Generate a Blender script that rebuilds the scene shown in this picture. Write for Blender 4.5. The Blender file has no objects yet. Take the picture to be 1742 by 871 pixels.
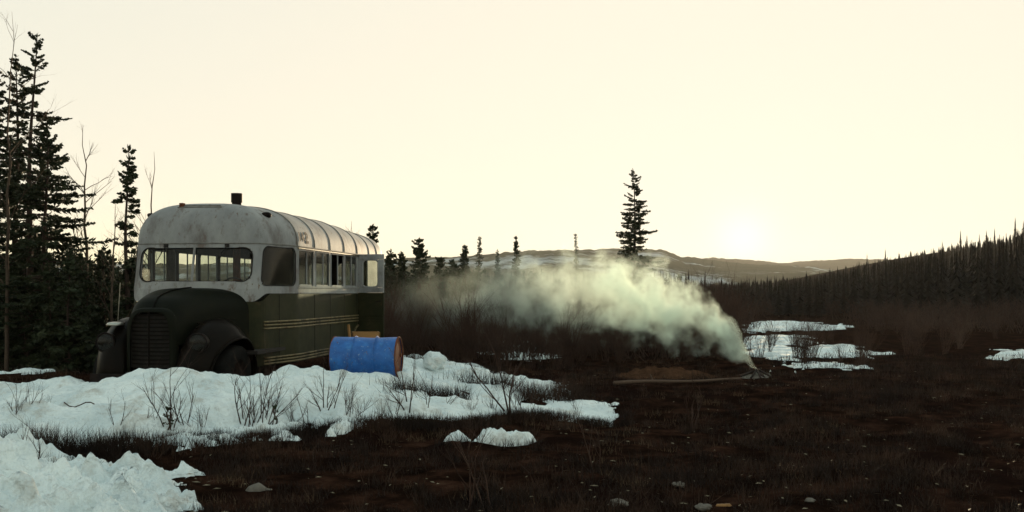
import bpy, math, random
import numpy as np
from mathutils import Vector
PI = math.pi
random.seed(7)
# ------------------------------------------------------------------ camera, sky, sun, exposure
EYE, FPX, PXC, HOR = 1.65, 1700.0, 871.0, 497.0
SUN_AZ, SUN_EL = math.radians(13.0), math.radians(3.0)
SKY_STRENGTH, SUN_STRENGTH, EXPOSURE = 0.15, 5.0, 1.24
SKY_GAIN = (3.9, 4.6, 5.0)          # before the levelling off
SKY_LEVEL = (2.84, 2.68, 2.28)
HAZE_DENSITY = 0.8e-4

sc = bpy.context.scene
cam_d = bpy.data.cameras.new('camera')
cam_d.sensor_width = 36.0
cam_d.lens = 36.0 * FPX / 1742.0
cam_d.shift_y = (HOR - 435.5) / 1742.0
cam_d.clip_start, cam_d.clip_end = 0.1, 20000
cam = bpy.data.objects.new('camera', cam_d)
cam.location = (0, 0, EYE)
cam.rotation_euler = (math.radians(90), 0, 0)
sc.collection.objects.link(cam)
sc.camera = cam

sc.view_settings.view_transform = 'Standard'
sc.view_settings.look = 'None'
sc.view_settings.exposure = EXPOSURE
sc.view_settings.gamma = 1.0
sc.cycles.use_denoising = True
sc.cycles.sample_clamp_direct = 3.0
sc.cycles.sample_clamp_indirect = 2.0
sc.cycles.max_bounces = 8
sc.cycles.volume_bounces = 4
sc.cycles.transparent_max_bounces = 24
sc.cycles.volume_step_rate = 1.0

world = bpy.data.worlds.new("World")
sc.world = world
world.use_nodes = True
wn = world.node_tree
wn.nodes.clear()
_o = wn.nodes.new('ShaderNodeOutputWorld')
_b = wn.nodes.new('ShaderNodeBackground')
_s = wn.nodes.new('ShaderNodeTexSky')
_s.sky_type = 'NISHITA'
_s.sun_disc = False
_s.sun_elevation = SUN_EL
_s.sun_rotation = SUN_AZ
_s.air_density, _s.dust_density, _s.ozone_density = 1.0, 1.6, 1.6
# thin high overcast: the bright sky round the sun levels off at a pale cream (c*a / (c*a + 1) * k)
def _vm(op, a, b):
    n = wn.nodes.new('ShaderNodeVectorMath'); n.operation = op
    wn.links.new(a, n.inputs[0])
    if isinstance(b, tuple): n.inputs[1].default_value = b
    else: wn.links.new(b, n.inputs[1])
    return n.outputs[0]
_ca = _vm('MULTIPLY', _s.outputs[0], SKY_GAIN)
_cb = _vm('ADD', _ca, (1.0, 1.0, 1.0))
_cc = _vm('MULTIPLY', _vm('DIVIDE', _ca, _cb), SKY_LEVEL)
# soft bright patch of sky round the veiled sun
_tc = wn.nodes.new('ShaderNodeTexCoord')
_dt = wn.nodes.new('ShaderNodeVectorMath'); _dt.operation = 'DOT_PRODUCT'
wn.links.new(_tc.outputs['Generated'], _dt.inputs[0])
_dt.inputs[1].default_value = (math.sin(SUN_AZ) * math.cos(SUN_EL), math.cos(SUN_AZ) * math.cos(SUN_EL), math.sin(SUN_EL))
def _glow(power, colour):
    m0 = wn.nodes.new('ShaderNodeMath'); m0.operation = 'MAXIMUM'; m0.inputs[1].default_value = 0.0
    wn.links.new(_dt.outputs['Value'], m0.inputs[0])
    m1 = wn.nodes.new('ShaderNodeMath'); m1.operation = 'POWER'; m1.inputs[1].default_value = power
    wn.links.new(m0.outputs[0], m1.inputs[0])
    v = wn.nodes.new('ShaderNodeVectorMath'); v.operation = 'SCALE'; v.inputs[0].default_value = colour
    wn.links.new(m1.outputs[0], v.inputs['Scale'])
    return v.outputs[0]
_gs = _vm('ADD', _vm('ADD', _cc, _glow(3200, (0.25, 0.36, 0.50))), _glow(300, (0.10, 0.05, 0.04)))
wn.links.new(_gs, _b.inputs['Color'])
_b.inputs['Strength'].default_value = SKY_STRENGTH
wn.links.new(_b.outputs[0], _o.inputs[0])

sun_d = bpy.data.lights.new('sun', 'SUN')
sun_d.energy = SUN_STRENGTH
sun_d.angle = math.radians(2.0)      # veiled by thin haze
sun_d.color = (1.0, 0.78, 0.50)
sun = bpy.data.objects.new('sun', sun_d)
SV = Vector((math.sin(SUN_AZ) * math.cos(SUN_EL), math.cos(SUN_AZ) * math.cos(SUN_EL), math.sin(SUN_EL)))
sun.rotation_euler = SV.to_track_quat('Z', 'Y').to_euler()
sun.location = (20, 60, 30)
sc.collection.objects.link(sun)

# ------------------------------------------------------------------ helpers
COL = sc.collection

def tag(o, label=None, cat=None, group=None, kind=None):
    if label: o['label'] = label
    if cat: o['category'] = cat
    if group: o['group'] = group
    if kind: o['kind'] = kind
    return o

def empty(name, loc=(0, 0, 0), rz=0.0, label=None, cat=None, group=None):
    o = bpy.data.objects.new(name, None)
    o.empty_display_size = 0.2
    o.location = loc
    o.rotation_euler = (0, 0, rz)
    COL.objects.link(o)
    return tag(o, label, cat, group)

def link_mesh(name, me, mat=None, parent=None):
    o = bpy.data.objects.new(name, me)
    COL.objects.link(o)
    if mat: me.materials.append(mat)
    if parent is not None: o.parent = parent
    return o

def copy_tree(o, parent=None):
    c = o.copy()
    COL.objects.link(c)
    c.parent = parent
    for ch in list(o.children):
        copy_tree(ch, c)
    return c

class MB:
    """collects simple shapes into one mesh"""
    def __init__(s):
        s.v, s.f = [], []
    def add(s, vs, fs):
        n = len(s.v)
        s.v.extend([tuple(p) for p in vs])
        s.f.extend([tuple(i + n for i in f) for f in fs])
    def box(s, c, d, rot=None):
        cx, cy, cz = c; dx, dy, dz = d[0] / 2, d[1] / 2, d[2] / 2
        ps = [Vector((sx * dx, sy * dy, sz * dz)) for sx in (-1, 1) for sy in (-1, 1) for sz in (-1, 1)]
        if rot is not None: ps = [rot @ p for p in ps]
        s.add([(p.x + cx, p.y + cy, p.z + cz) for p in ps],
              [(0, 1, 3, 2), (4, 6, 7, 5), (0, 4, 5, 1), (2, 3, 7, 6), (0, 2, 6, 4), (1, 5, 7, 3)])
    def tube(s, pts, rad, n=6, cap=True, closed=False):
        pts = [Vector(p) for p in pts]
        m = len(pts)
        rads = rad if isinstance(rad, (list, tuple)) else [rad] * m
        rings = []
        for i, p in enumerate(pts):
            if closed: t = pts[(i + 1) % m] - pts[i - 1]
            else: t = pts[min(i + 1, m - 1)] - pts[max(i - 1, 0)]
            if t.length < 1e-9: t = Vector((0, 0, 1))
            t.normalize()
            ref = Vector((0, 0, 1)) if abs(t.z) < 0.9 else Vector((1, 0, 0))
            a = t.cross(ref).normalized(); b = t.cross(a)
            rings.append([p + (a * math.cos(2 * PI * k / n) + b * math.sin(2 * PI * k / n)) * rads[i] for k in range(n)])
        vs = [q for r in rings for q in r]
        fs = []
        for i in range(m if closed else m - 1):
            j = (i + 1) % m
            for k in range(n):
                l = (k + 1) % n
                fs.append((i * n + k, i * n + l, j * n + l, j * n + k))
        if cap and not closed:
            fs.append(tuple(range(n))[::-1]); fs.append(tuple((m - 1) * n + k for k in range(n)))
        s.add(vs, fs)
    def lathe(s, prof, axis='z', n=32, org=(0, 0, 0), cap=True):
        """prof: list of (r, h)"""
        vs, fs = [], []
        for r, h in prof:
            for k in range(n):
                a = 2 * PI * k / n
                p = (r * math.cos(a), r * math.sin(a), h)
                if axis == 'y': p = (p[0], p[2], p[1])
                if axis == 'x': p = (p[2], p[0], p[1])
                vs.append((p[0] + org[0], p[1] + org[1], p[2] + org[2]))
        for i in range(len(prof) - 1):
            for k in range(n):
                l = (k + 1) % n
                fs.append((i * n + k, i * n + l, (i + 1) * n + l, (i + 1) * n + k))
        if cap:
            fs.append(tuple(range(n))); fs.append(tuple((len(prof) - 1) * n + k for k in range(n)))
        s.add(vs, fs)
    def grid(s, rows):
        m, n = len(rows), len(rows[0])
        s.add([p for r in rows for p in r],
              [(i * n + k, i * n + k + 1, (i + 1) * n + k + 1, (i + 1) * n + k) for i in range(m - 1) for k in range(n - 1)])
    def build(s, name, mat, parent=None, smooth=False, solid=0.0, offset=-1.0):
        me = bpy.data.meshes.new(name)
        me.from_pydata(s.v, [], s.f)
        me.update()
        o = link_mesh(name, me, mat, parent)
        if smooth:
            for p in me.polygons: p.use_smooth = True
        if solid:
            md = o.modifiers.new('thickness', 'SOLIDIFY'); md.thickness = solid; md.offset = offset
        return o

def np_mesh(name, V, T, mat=None, parent=None, smooth=False, k=3):
    V = np.asarray(V, dtype=np.float32); T = np.asarray(T, dtype=np.int32)
    me = bpy.data.meshes.new(name)
    me.vertices.add(len(V)); me.vertices.foreach_set('co', V.ravel())
    me.loops.add(len(T) * k); me.loops.foreach_set('vertex_index', T.ravel())
    me.polygons.add(len(T))
    me.polygons.foreach_set('loop_start', np.arange(0, len(T) * k, k, dtype=np.int32))
    if smooth: me.polygons.foreach_set('use_smooth', np.ones(len(T), dtype=bool))
    me.update(calc_edges=True)
    me.validate()
    return link_mesh(name, me, mat, parent)

# value noise in numpy
_perm = np.random.RandomState(3).permutation(512)
def _h(i, j):
    return _perm[(_perm[i & 255] + j) & 255] / 255.0
def vnoise(x, y):
    xi = np.floor(x).astype(int); yi = np.floor(y).astype(int)
    u = x - xi; v = y - yi
    u = u * u * u * (u * (u * 6 - 15) + 10); v = v * v * v * (v * (v * 6 - 15) + 10)
    a = _h(xi, yi); b = _h(xi + 1, yi); c = _h(xi, yi + 1); d = _h(xi + 1, yi + 1)
    return (a * (1 - u) + b * u) * (1 - v) + (c * (1 - u) + d * u) * v - 1.0
def fbm(x, y, oct=4, lac=2.03, gain=0.5):
    s = 0; a = 1.0
    for o in range(oct):
        s = s + a * vnoise(x + 17.3 * o, y - 9.1 * o); x = x * lac; y = y * lac; a *= gain
    return s
def sstep(a, b, x):
    t = np.clip((x - a) / (b - a), 0, 1)
    return t * t * (3 - 2 * t)

# ------------------------------------------------------------------ materials
def mat_base(name, rough=0.8, spec=0.3):
    m = bpy.data.materials.new(name)
    m.use_nodes = True
    b = m.node_tree.nodes['Principled BSDF']
    b.inputs['Roughness'].default_value = rough
    b.inputs['Specular IOR Level'].default_value = spec
    return m, m.node_tree, b

def noise_mat(name, stops, scale=5.0, detail=6, rough=0.85, bump=0.3, bscale=None, spec=0.25, dist=0.01, metallic=0.0,
              coord='Object', stretch=(1, 1, 1), extra=None):
    """colour ramp over noise + bump. extra: (scale, lo, hi, colour) second layer of stains"""
    m, nt, b = mat_base(name, rough, spec)
    b.inputs['Metallic'].default_value = metallic
    tc = nt.nodes.new('ShaderNodeTexCoord')
    mp = nt.nodes.new('ShaderNodeMapping'); mp.inputs['Scale'].default_value = stretch
    nt.links.new(tc.outputs[coord], mp.inputs[0])
    n = nt.nodes.new('ShaderNodeTexNoise')
    n.inputs['Scale'].default_value = scale; n.inputs['Detail'].default_value = detail; n.inputs['Roughness'].default_value = 0.65
    nt.links.new(mp.outputs[0], n.inputs['Vector'])
    r = nt.nodes.new('ShaderNodeValToRGB')
    els = r.color_ramp.elements
    els[0].position, els[0].color = stops[0][0], (*stops[0][1], 1)
    els[1].position, els[1].color = stops[-1][0], (*stops[-1][1], 1)
    for p, c in stops[1:-1]:
        e = els.new(p); e.color = (*c, 1)
    nt.links.new(n.outputs[0], r.inputs[0])
    out = r.outputs[0]
    if extra:
        for (es, lo, hi, colr) in extra:
            n3 = nt.nodes.new('ShaderNodeTexNoise'); n3.inputs['Scale'].default_value = es; n3.inputs['Detail'].default_value = 8
            n3.inputs['Roughness'].default_value = 0.7
            nt.links.new(mp.outputs[0], n3.inputs['Vector'])
            mr = nt.nodes.new('ShaderNodeMapRange'); mr.inputs[1].default_value = lo; mr.inputs[2].default_value = hi
            nt.links.new(n3.outputs[0], mr.inputs[0])
            mx = nt.nodes.new('ShaderNodeMix'); mx.data_type = 'RGBA'
            nt.links.new(mr.outputs[0], mx.inputs['Factor']); nt.links.new(out, mx.inputs[6]); mx.inputs[7].default_value = (*colr, 1)
            out = mx.outputs[2]
    nt.links.new(out, b.inputs['Base Color'])
    if bump:
        n2 = nt.nodes.new('ShaderNodeTexNoise'); n2.inputs['Scale'].default_value = bscale or scale * 3; n2.inputs['Detail'].default_value = 6
        nt.links.new(mp.outputs[0], n2.inputs['Vector'])
        bp = nt.nodes.new('ShaderNodeBump'); bp.inputs['Strength'].default_value = bump; bp.inputs['Distance'].default_value = dist
        nt.links.new(n2.outputs[0], bp.inputs['Height']); nt.links.new(bp.outputs[0], b.inputs['Normal'])
    return m

M = {}
M['ground'] = noise_mat('dark_tundra_soil', [(0.3, (0.003, 0.0018, 0.0014)), (0.48, (0.012, 0.006, 0.004)), (0.60, (0.030, 0.014, 0.009)), (0.8, (0.07, 0.038, 0.025))],
                        2.2, 12, 0.95, 0.9, 14, 0.1, 0.05, extra=[(0.35, 0.5, 0.62, (0.010, 0.005, 0.004))])
M['ground'].node_tree.nodes['Principled BSDF'].inputs['Specular IOR Level'].default_value = 0.0
M['snow'] = noise_mat('old_spring_snow', [(0.32, (0.62, 0.71, 0.73)), (0.6, (0.84, 0.90, 0.89))], 1.8, 9, 0.8, 1.0, 6, 0.2, 0.14,
                      extra=[(3.0, 0.66, 0.78, (0.34, 0.27, 0.20)), (2.0, 0.54, 0.74, (0.42, 0.38, 0.32)), (9, 0.60, 0.76, (0.42, 0.42, 0.40)), (38, 0.66, 0.73, (0.22, 0.17, 0.13))])
M['hill'] = noise_mat('distant_hill_scrub_and_snow', [(0.35, (0.035, 0.035, 0.022)), (0.55, (0.06, 0.055, 0.035)), (0.66, (0.09, 0.09, 0.075))], 0.012, 10, 1.0, 0.0, coord='Object', spec=0.0,
                      extra=[(0.006, 0.52, 0.60, (0.34, 0.37, 0.38))])
M['hill_brown'] = noise_mat('distant_hill_brown_scrub', [(0.35, (0.035, 0.026, 0.015)), (0.65, (0.07, 0.055, 0.035))], 0.02, 10, 1.0, 0.0, coord='Object', spec=0.0)
M['white_paint'] = noise_mat('weathered_white_paint', [(0.3, (0.22, 0.22, 0.225)), (0.7, (0.35, 0.35, 0.34))], 3.0, 8, 0.68, 0.25, 5, 0.12, 0.01,
                             extra=[(1.9, 0.50, 0.66, (0.16, 0.145, 0.14)), (5.5, 0.56, 0.68, (0.15, 0.115, 0.10)), (13, 0.62, 0.68, (0.13, 0.065, 0.035)), (60, 0.66, 0.74, (0.25, 0.22, 0.2))], stretch=(1, 1, .55))
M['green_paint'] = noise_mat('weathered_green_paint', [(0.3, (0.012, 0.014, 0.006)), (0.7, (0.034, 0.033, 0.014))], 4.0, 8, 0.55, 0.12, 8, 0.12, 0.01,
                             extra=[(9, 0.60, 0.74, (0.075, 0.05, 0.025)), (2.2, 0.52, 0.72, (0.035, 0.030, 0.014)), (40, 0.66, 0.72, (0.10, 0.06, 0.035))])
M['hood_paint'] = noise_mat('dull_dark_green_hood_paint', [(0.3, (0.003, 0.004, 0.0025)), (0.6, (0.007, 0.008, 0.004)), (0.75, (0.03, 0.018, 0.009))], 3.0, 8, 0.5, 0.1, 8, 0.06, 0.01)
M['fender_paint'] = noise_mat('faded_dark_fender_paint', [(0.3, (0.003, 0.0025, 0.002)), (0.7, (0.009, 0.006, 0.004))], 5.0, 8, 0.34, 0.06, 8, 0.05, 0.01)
M['rail'] = noise_mat('tan_painted_rub_rail', [(0.3, (0.12, 0.10, 0.05)), (0.7, (0.26, 0.20, 0.10))], 6.0, 6, 0.6, 0.1, spec=0.25,
                      extra=[(8, 0.50, 0.62, (0.09, 0.05, 0.025)), (3, 0.5, 0.6, (0.035, 0.03, 0.016))])
M['rust'] = noise_mat('rusty_steel', [(0.3, (0.07, 0.025, 0.012)), (0.6, (0.16, 0.05, 0.022)), (0.8, (0.22, 0.10, 0.05))], 9.0, 8, 0.85, 0.4, spec=0.2)
M['black_steel'] = noise_mat('sooty_black_steel', [(0.3, (0.006, 0.005, 0.005)), (0.7, (0.02, 0.012, 0.010))], 7.0, 6, 0.7, 0.2, spec=0.1)
M['number'] = noise_mat('worn_dark_lettering_paint', [(0.35, (0.02, 0.012, 0.01)), (0.7, (0.06, 0.035, 0.025))], 30.0, 4, 0.8, 0.0)
M['seam'] = noise_mat('grimy_seam', [(0.3, (0.12, 0.11, 0.10)), (0.7, (0.24, 0.23, 0.21))], 12.0, 4, 0.7, 0.0)
M['dark_gap'] = noise_mat('black_rubber_seal', [(0.3, (0.012, 0.011, 0.010)), (0.7, (0.03, 0.025, 0.022))], 12.0, 4, 0.8, 0.0)
M['chrome'] = noise_mat('dull_chrome', [(0.3, (0.30, 0.29, 0.26)), (0.7, (0.5, 0.48, 0.42))], 10.0, 4, 0.3, 0.05, metallic=0.9)
M['tyre'] = noise_mat('old_tyre_rubber', [(0.3, (0.005, 0.005, 0.005)), (0.7, (0.013, 0.012, 0.011))], 12.0, 4, 0.9, 0.3, spec=0.05)
M['interior'] = noise_mat('dark_interior_lining', [(0.3, (0.010, 0.008, 0.007)), (0.7, (0.025, 0.02, 0.018))], 4.0, 6, 0.8, 0.1)  # near-black so the cabin looks dark through the windows
M['curtain'] = noise_mat('dirty_cloth', [(0.3, (0.10, 0.08, 0.06)), (0.7, (0.2, 0.17, 0.13))], 6.0, 6, 0.9, 0.3)
M['drum_blue'] = noise_mat('chipped_blue_drum_paint', [(0.3, (0.008, 0.07, 0.27)), (0.7, (0.02, 0.15, 0.48))], 8.0, 8, 0.5, 0.15, spec=0.4,
                           extra=[(7, 0.55, 0.8, (0.05, 0.22, 0.5)), (30, 0.60, 0.66, (0.18, 0.28, 0.42)), (11, 0.62, 0.68, (0.10, 0.05, 0.03)), (3, 0.60, 0.75, (0.02, 0.05, 0.11))])
M['wood'] = noise_mat('grey_weathered_wood', [(0.3, (0.07, 0.045, 0.03)), (0.7, (0.11, 0.07, 0.05))], 6.0, 8, 0.9, 0.5, stretch=(1, 8, 8))
M['plywood'] = noise_mat('yellowed_plywood', [(0.3, (0.20, 0.10, 0.035)), (0.7, (0.32, 0.17, 0.06))], 6.0, 6, 0.8, 0.2)
M['bark'] = noise_mat('dark_spruce_bark', [(0.3, (0.030, 0.020, 0.015)), (0.7, (0.075, 0.05, 0.04))], 20.0, 6, 0.95, 0.5)
M['bark_pale'] = noise_mat('grey_brown_poplar_bark', [(0.3, (0.05, 0.035, 0.025)), (0.7, (0.10, 0.07, 0.05))], 14.0, 6, 0.95, 0.3)
M['twig'] = noise_mat('red_brown_willow_twig', [(0.3, (0.022, 0.011, 0.007)), (0.7, (0.070, 0.034, 0.022))], 3.0, 4, 0.8, 0.0)
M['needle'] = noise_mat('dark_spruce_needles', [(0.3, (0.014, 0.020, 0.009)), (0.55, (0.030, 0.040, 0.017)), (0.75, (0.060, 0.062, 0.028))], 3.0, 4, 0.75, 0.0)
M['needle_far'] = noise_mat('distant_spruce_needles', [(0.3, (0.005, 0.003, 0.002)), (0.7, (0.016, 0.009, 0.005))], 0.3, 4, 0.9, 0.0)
M['grass'] = noise_mat('dead_tundra_grass', [(0.3, (0.005, 0.0025, 0.002)), (0.5, (0.020, 0.010, 0.006)), (0.7, (0.075, 0.038, 0.022))], 1.1, 6, 0.9, 0.0)
M['mound'] = noise_mat('sunlit_brown_earth', [(0.3, (0.03, 0.015, 0.009)), (0.7, (0.09, 0.046, 0.026))], 5, 8, 0.95, 0.8, 20, 0.0, 0.05)  # brown earth made brighter and warmer for the sunlight on the mound
M['stone'] = noise_mat('pale_river_stone', [(0.3, (0.07, 0.06, 0.05)), (0.7, (0.17, 0.15, 0.125))], 9.0, 6, 0.8, 0.3)
M['leaf'] = noise_mat('fallen_pale_leaf', [(0.3, (0.10, 0.08, 0.05)), (0.7, (0.24, 0.20, 0.13))], 3.0, 3, 0.8, 0.0)
M['char'] = noise_mat('charred_wood', [(0.3, (0.01, 0.009, 0.008)), (0.7, (0.05, 0.035, 0.03))], 12.0, 6, 0.9, 0.4)

def glass_mat(name, tint=(0.75, 0.8, 0.76), gloss=0.12, rough=0.08):
    m = bpy.data.materials.new(name); m.use_nodes = True
    nt = m.node_tree; nt.nodes.clear()
    o = nt.nodes.new('ShaderNodeOutputMaterial')
    tr = nt.nodes.new('ShaderNodeBsdfTransparent')
    nz = nt.nodes.new('ShaderNodeTexNoise'); nz.inputs['Scale'].default_value = 5; nz.inputs['Detail'].default_value = 6
    rp = nt.nodes.new('ShaderNodeValToRGB')
    rp.color_ramp.elements[0].position = .3; rp.color_ramp.elements[0].color = (*[c * .8 for c in tint], 1)
    rp.color_ramp.elements[1].position = .7; rp.color_ramp.elements[1].color = (*tint, 1)
    tc = nt.nodes.new('ShaderNodeTexCoord'); nt.links.new(tc.outputs['Object'], nz.inputs['Vector'])
    nt.links.new(nz.outputs[0], rp.inputs[0]); nt.links.new(rp.outputs[0], tr.inputs[0])
    gl = nt.nodes.new('ShaderNodeBsdfGlossy'); gl.inputs['Roughness'].default_value = rough
    df = nt.nodes.new('ShaderNodeBsdfDiffuse'); df.inputs['Color'].default_value = (0.35, 0.33, 0.27, 1)   # dust film
    m1 = nt.nodes.new('ShaderNodeMixShader'); m1.inputs[0].default_value = 0.02
    nt.links.new(tr.outputs[0], m1.inputs[1]); nt.links.new(df.outputs[0], m1.inputs[2])
    lay = nt.nodes.new('ShaderNodeLayerWeight'); lay.inputs[0].default_value = 0.5
    pw = nt.nodes.new('ShaderNodeMath'); pw.operation = 'POWER'; pw.inputs[1].default_value = 5.0
    nt.links.new(lay.outputs['Facing'], pw.inputs[0])
    lw = nt.nodes.new('ShaderNodeMath'); lw.operation = 'MULTIPLY_ADD'; lw.inputs[1].default_value = 0.9; lw.inputs[2].default_value = 0.02
    nt.links.new(pw.outputs[0], lw.inputs[0])
    m2 = nt.nodes.new('ShaderNodeMixShader')
    nt.links.new(lw.outputs[0], m2.inputs[0]); nt.links.new(m1.outputs[0], m2.inputs[1]); nt.links.new(gl.outputs[0], m2.inputs[2])
    nt.links.new(m2.outputs[0], o.inputs[0])
    return m
M['glass'] = glass_mat('dusty_window_glass')
M['lens'] = glass_mat('headlight_glass', (0.5, 0.5, 0.45), rough=0.2)

# ------------------------------------------------------------------ terrain
def W(px, py, d):
    return ((px - PXC) / FPX * d, d, EYE - (py - HOR) / FPX * d)
_cp = [W(*a) for a in [
    (-150, 655, 14.5), (0, 655, 14.5), (80, 657, 14.2), (160, 655, 14.0), (230, 650, 13.1), (290, 633, 12.5), (340, 642, 12.5), (400, 643, 12.7), (440, 642, 12.9),
    (500, 638, 13.2), (560, 645, 13.8), (625, 645, 14.4), (680, 638, 15.0), (700, 608, 18.0), (750, 618, 18.0), (800, 626, 18.0), (870, 636, 17.5),
    (940, 648, 16.6), (985, 668, 15.2), (1050, 702, 13.8), (740, 640, 15.8), (850, 660, 15.0),
    (-150, 755, 10.2), (0, 752, 10.2), (100, 748, 10.3), (200, 744, 10.5), (350, 736, 10.8), (440, 726, 11.1), (560, 718, 11.4), (680, 712, 11.8), (790, 705, 12.2), (850, 700, 12.6),
    (940, 696, 13.2), (80, 625, 17.5), (-80, 628, 17.5), (150, 632, 17.0)]]
_cp += [(x, y, 0.0) for x, y in [(-4.6, 14.6), (-5.2, 16.5), (-3.6, 16.5), (-4.2, 19), (-5.6, 19.5), (0, 22), (3, 17), (3, 12), (0, 9), (-3, 7.5), (-6, 7), (-2, 22.5), (-8, 22), (5, 20), (-10, 9), (2, 14.5), (6, 8), (0, 5)]]
_cp = np.array(_cp)
_SG = 0.8
_D = np.hypot(_cp[:, None, 0] - _cp[None, :, 0], _cp[:, None, 1] - _cp[None, :, 1])
_cp[:36, 2] -= 0.11          # room for the snow itself
_K = (1 + _D / _SG) * np.exp(-_D / _SG)
_wt = np.linalg.solve(_K + 0.004 * np.eye(len(_cp)), _cp[:, 2])
def hillside(x, y):
    return 15.5 * sstep(52, 150, x) * sstep(60, 240, y) * (1 - sstep(300, 520, y))
def ground_h(x, y):
    x = np.asarray(x, dtype=float); y = np.asarray(y, dtype=float)
    z = np.zeros(np.broadcast(x, y).shape)
    for (cx, cy, _), w in zip(_cp, _wt):
        r_ = np.sqrt((x - cx) ** 2 + (y - cy) ** 2 + 0.04) / _SG
        z = z + w * (1 + r_) * np.exp(-r_)
    near = 1 - sstep(40, 120, np.hypot(x, y))
    z = z + near * (0.035 * fbm(x * 0.35, y * 0.35, 3) + 0.04 * fbm(x * 1.7, y * 1.7, 4))
    z = z + sstep(22, 60, y) * 0.10 * fbm(x * 0.05 + 3, y * 0.05, 3)
    return z + hillside(x, y)

def lines(lo, hi, step, far, grow=1.11):
    c = list(np.arange(lo, hi + step / 2, step))
    a, s = lo, step
    left = []
    while a > -far:
        s *= grow; a -= s; left.append(a)
    b, s = c[-1], step
    right = []
    while b < far:
        s *= grow; b += s; right.append(b)
    return np.array(left[::-1] + c + right)
gx = lines(-12, 11, 0.09, 2900, 1.09)
gy = lines(5, 28, 0.09, 2900, 1.09)
XX, YY = np.meshgrid(gx, gy)
ZZ = ground_h(XX, YY)
def grid_faces(ny, nx):
    i = np.arange(ny - 1)[:, None] * nx + np.arange(nx - 1)[None, :]
    return np.stack([i, i + 1, i + nx + 1, i + nx], -1).reshape(-1, 4)
V = np.stack([XX, YY, ZZ], -1).reshape(-1, 3)
g = np_mesh('ground', V, grid_faces(len(gy), len(gx)), M['ground'], smooth=True, k=4)
tag(g, 'dark brown tundra ground', kind='structure')

def sd_poly(x, y, poly):
    """signed distance, positive inside"""
    d = np.full(x.shape, 1e9); ins = np.zeros(x.shape, bool)
    n = len(poly)
    for i in range(n):
        ax, ay = poly[i]; bx, by = poly[(i + 1) % n]
        ex, ey = bx - ax, by - ay
        wx, wy = x - ax, y - ay
        t = np.clip((wx * ex + wy * ey) / (ex * ex + ey * ey + 1e-12), 0, 1)
        d = np.minimum(d, np.hypot(wx - ex * t, wy - ey * t))
        c = ((ay > y) != (by > y)) & (x < (bx - ax) * (y - ay) / ((by - ay) + 1e-12) + ax)
        ins ^= c
    return np.where(ins, d, -d)

def snow_sheet(name, polypx, step=0.05, thick=0.10, edge=0.35, lump=0.05, wob=0.35, raw=None, holes=(), label=None, fine=1.0):
    poly = raw or [W(a, b, d)[:2] for a, b, d in polypx]
    xs = [p[0] for p in poly]; ys = [p[1] for p in poly]
    ax = np.arange(min(xs) - .4, max(xs) + .4, step); ay = np.arange(min(ys) - .4, max(ys) + .4, step)
    X, Y = np.meshgrid(ax, ay)
    sd = sd_poly(X, Y, poly) + wob * fbm(X * 1.1 * fine, Y * 1.1 * fine, 5, gain=0.62) + 0.35 * wob * fbm(X * 7 * fine, Y * 9 * fine, 3)
    for hx, hy, hr in holes:
        sd = np.minimum(sd, (np.hypot((X - hx) * .55, Y - hy) - hr) + 0.18 * fbm(X * 3, Y * 3, 3))
    t = np.where(sd > 0, thick * (1 - np.exp(-sd / edge * 2.4)) + 0.02 * np.minimum(1, sd / .03), sd * 0.6)
    bumps = lump * (0.8 * fbm(X * 1.5 * fine, Y * 2.6 * fine, 4) + 0.35) * np.clip(sd / 0.4, 0, 1)
    bumps = bumps + 0.30 * lump * fbm(X * 5 * fine + 9, Y * 9 * fine, 4) * np.clip(sd / 0.2, 0, 1)
    taper = 1 - .65 * sstep(-1.6, 1.2, X) if name == 'snow_bank' else 1.0
    Z = ground_h(X, Y) + np.where(sd > 0, t * taper, t) + bumps * taper
    F = grid_faces(len(ay), len(ax))
    keep = (sd.reshape(-1)[F] > -0.07).any(1)
    F = F[keep]
    used = np.unique(F); remap = -np.ones(X.size, int); remap[used] = np.arange(len(used))
    Vv = np.stack([X, Y, Z], -1).reshape(-1, 3)[used]
    return np_mesh(name, Vv, remap[F], M['snow'], smooth=True, k=4)

bank_poly = [(-250, 655, 15.0), (0, 655, 15.0), (80, 657, 14.8), (160, 655, 14.5), (225, 652, 13.6), (290, 633, 13.0), (340, 640, 13.0), (420, 640, 13.3),
             (500, 638, 13.8), (540, 638, 14.6), (575, 640, 16.0), (650, 625, 18.0), (690, 604, 19.3), (750, 618, 19.0), (800, 626, 18.6), (870, 636, 18.0),
             (940, 648, 17.0), (985, 668, 15.6), (1050, 700, 14.1), (1035, 706, 13.5), (940, 696, 13.35), (850, 700, 12.6), (790, 705, 12.2), (680, 712, 11.9),
             (560, 718, 11.4), (440, 726, 11.1), (350, 736, 10.8), (200, 744, 10.5), (100, 748, 10.3), (-250, 752, 10.2)]
def hole(px, py, d, r):
    w = W(px, py, d); return (w[0], w[1], r)
sb = snow_sheet('snow_bank', bank_poly, 0.04, 0.09, 0.5, 0.095, 0.35,
                holes=[hole(770, 660, 14.9, .10), hole(905, 668, 14.7, .12), hole(825, 656, 15.6, .14), hole(690, 678, 13.6, .10), hole(930, 664, 15.4, .13), hole(740, 676, 13.7, .08)])
tag(sb, 'long bank of old snow in front of the bus', kind='structure')
near_poly = [(-250, 735, 10.9), (-20, 745, 10.7), (70, 738, 10.5), (140, 760, 9.8), (200, 785, 9.4), (285, 805, 9.0), (275, 835, 8.3), (330, 871, 7.6), (340, 930, 6.8), (330, 1000, 5.8), (-300, 1000, 5.8)]
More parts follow.
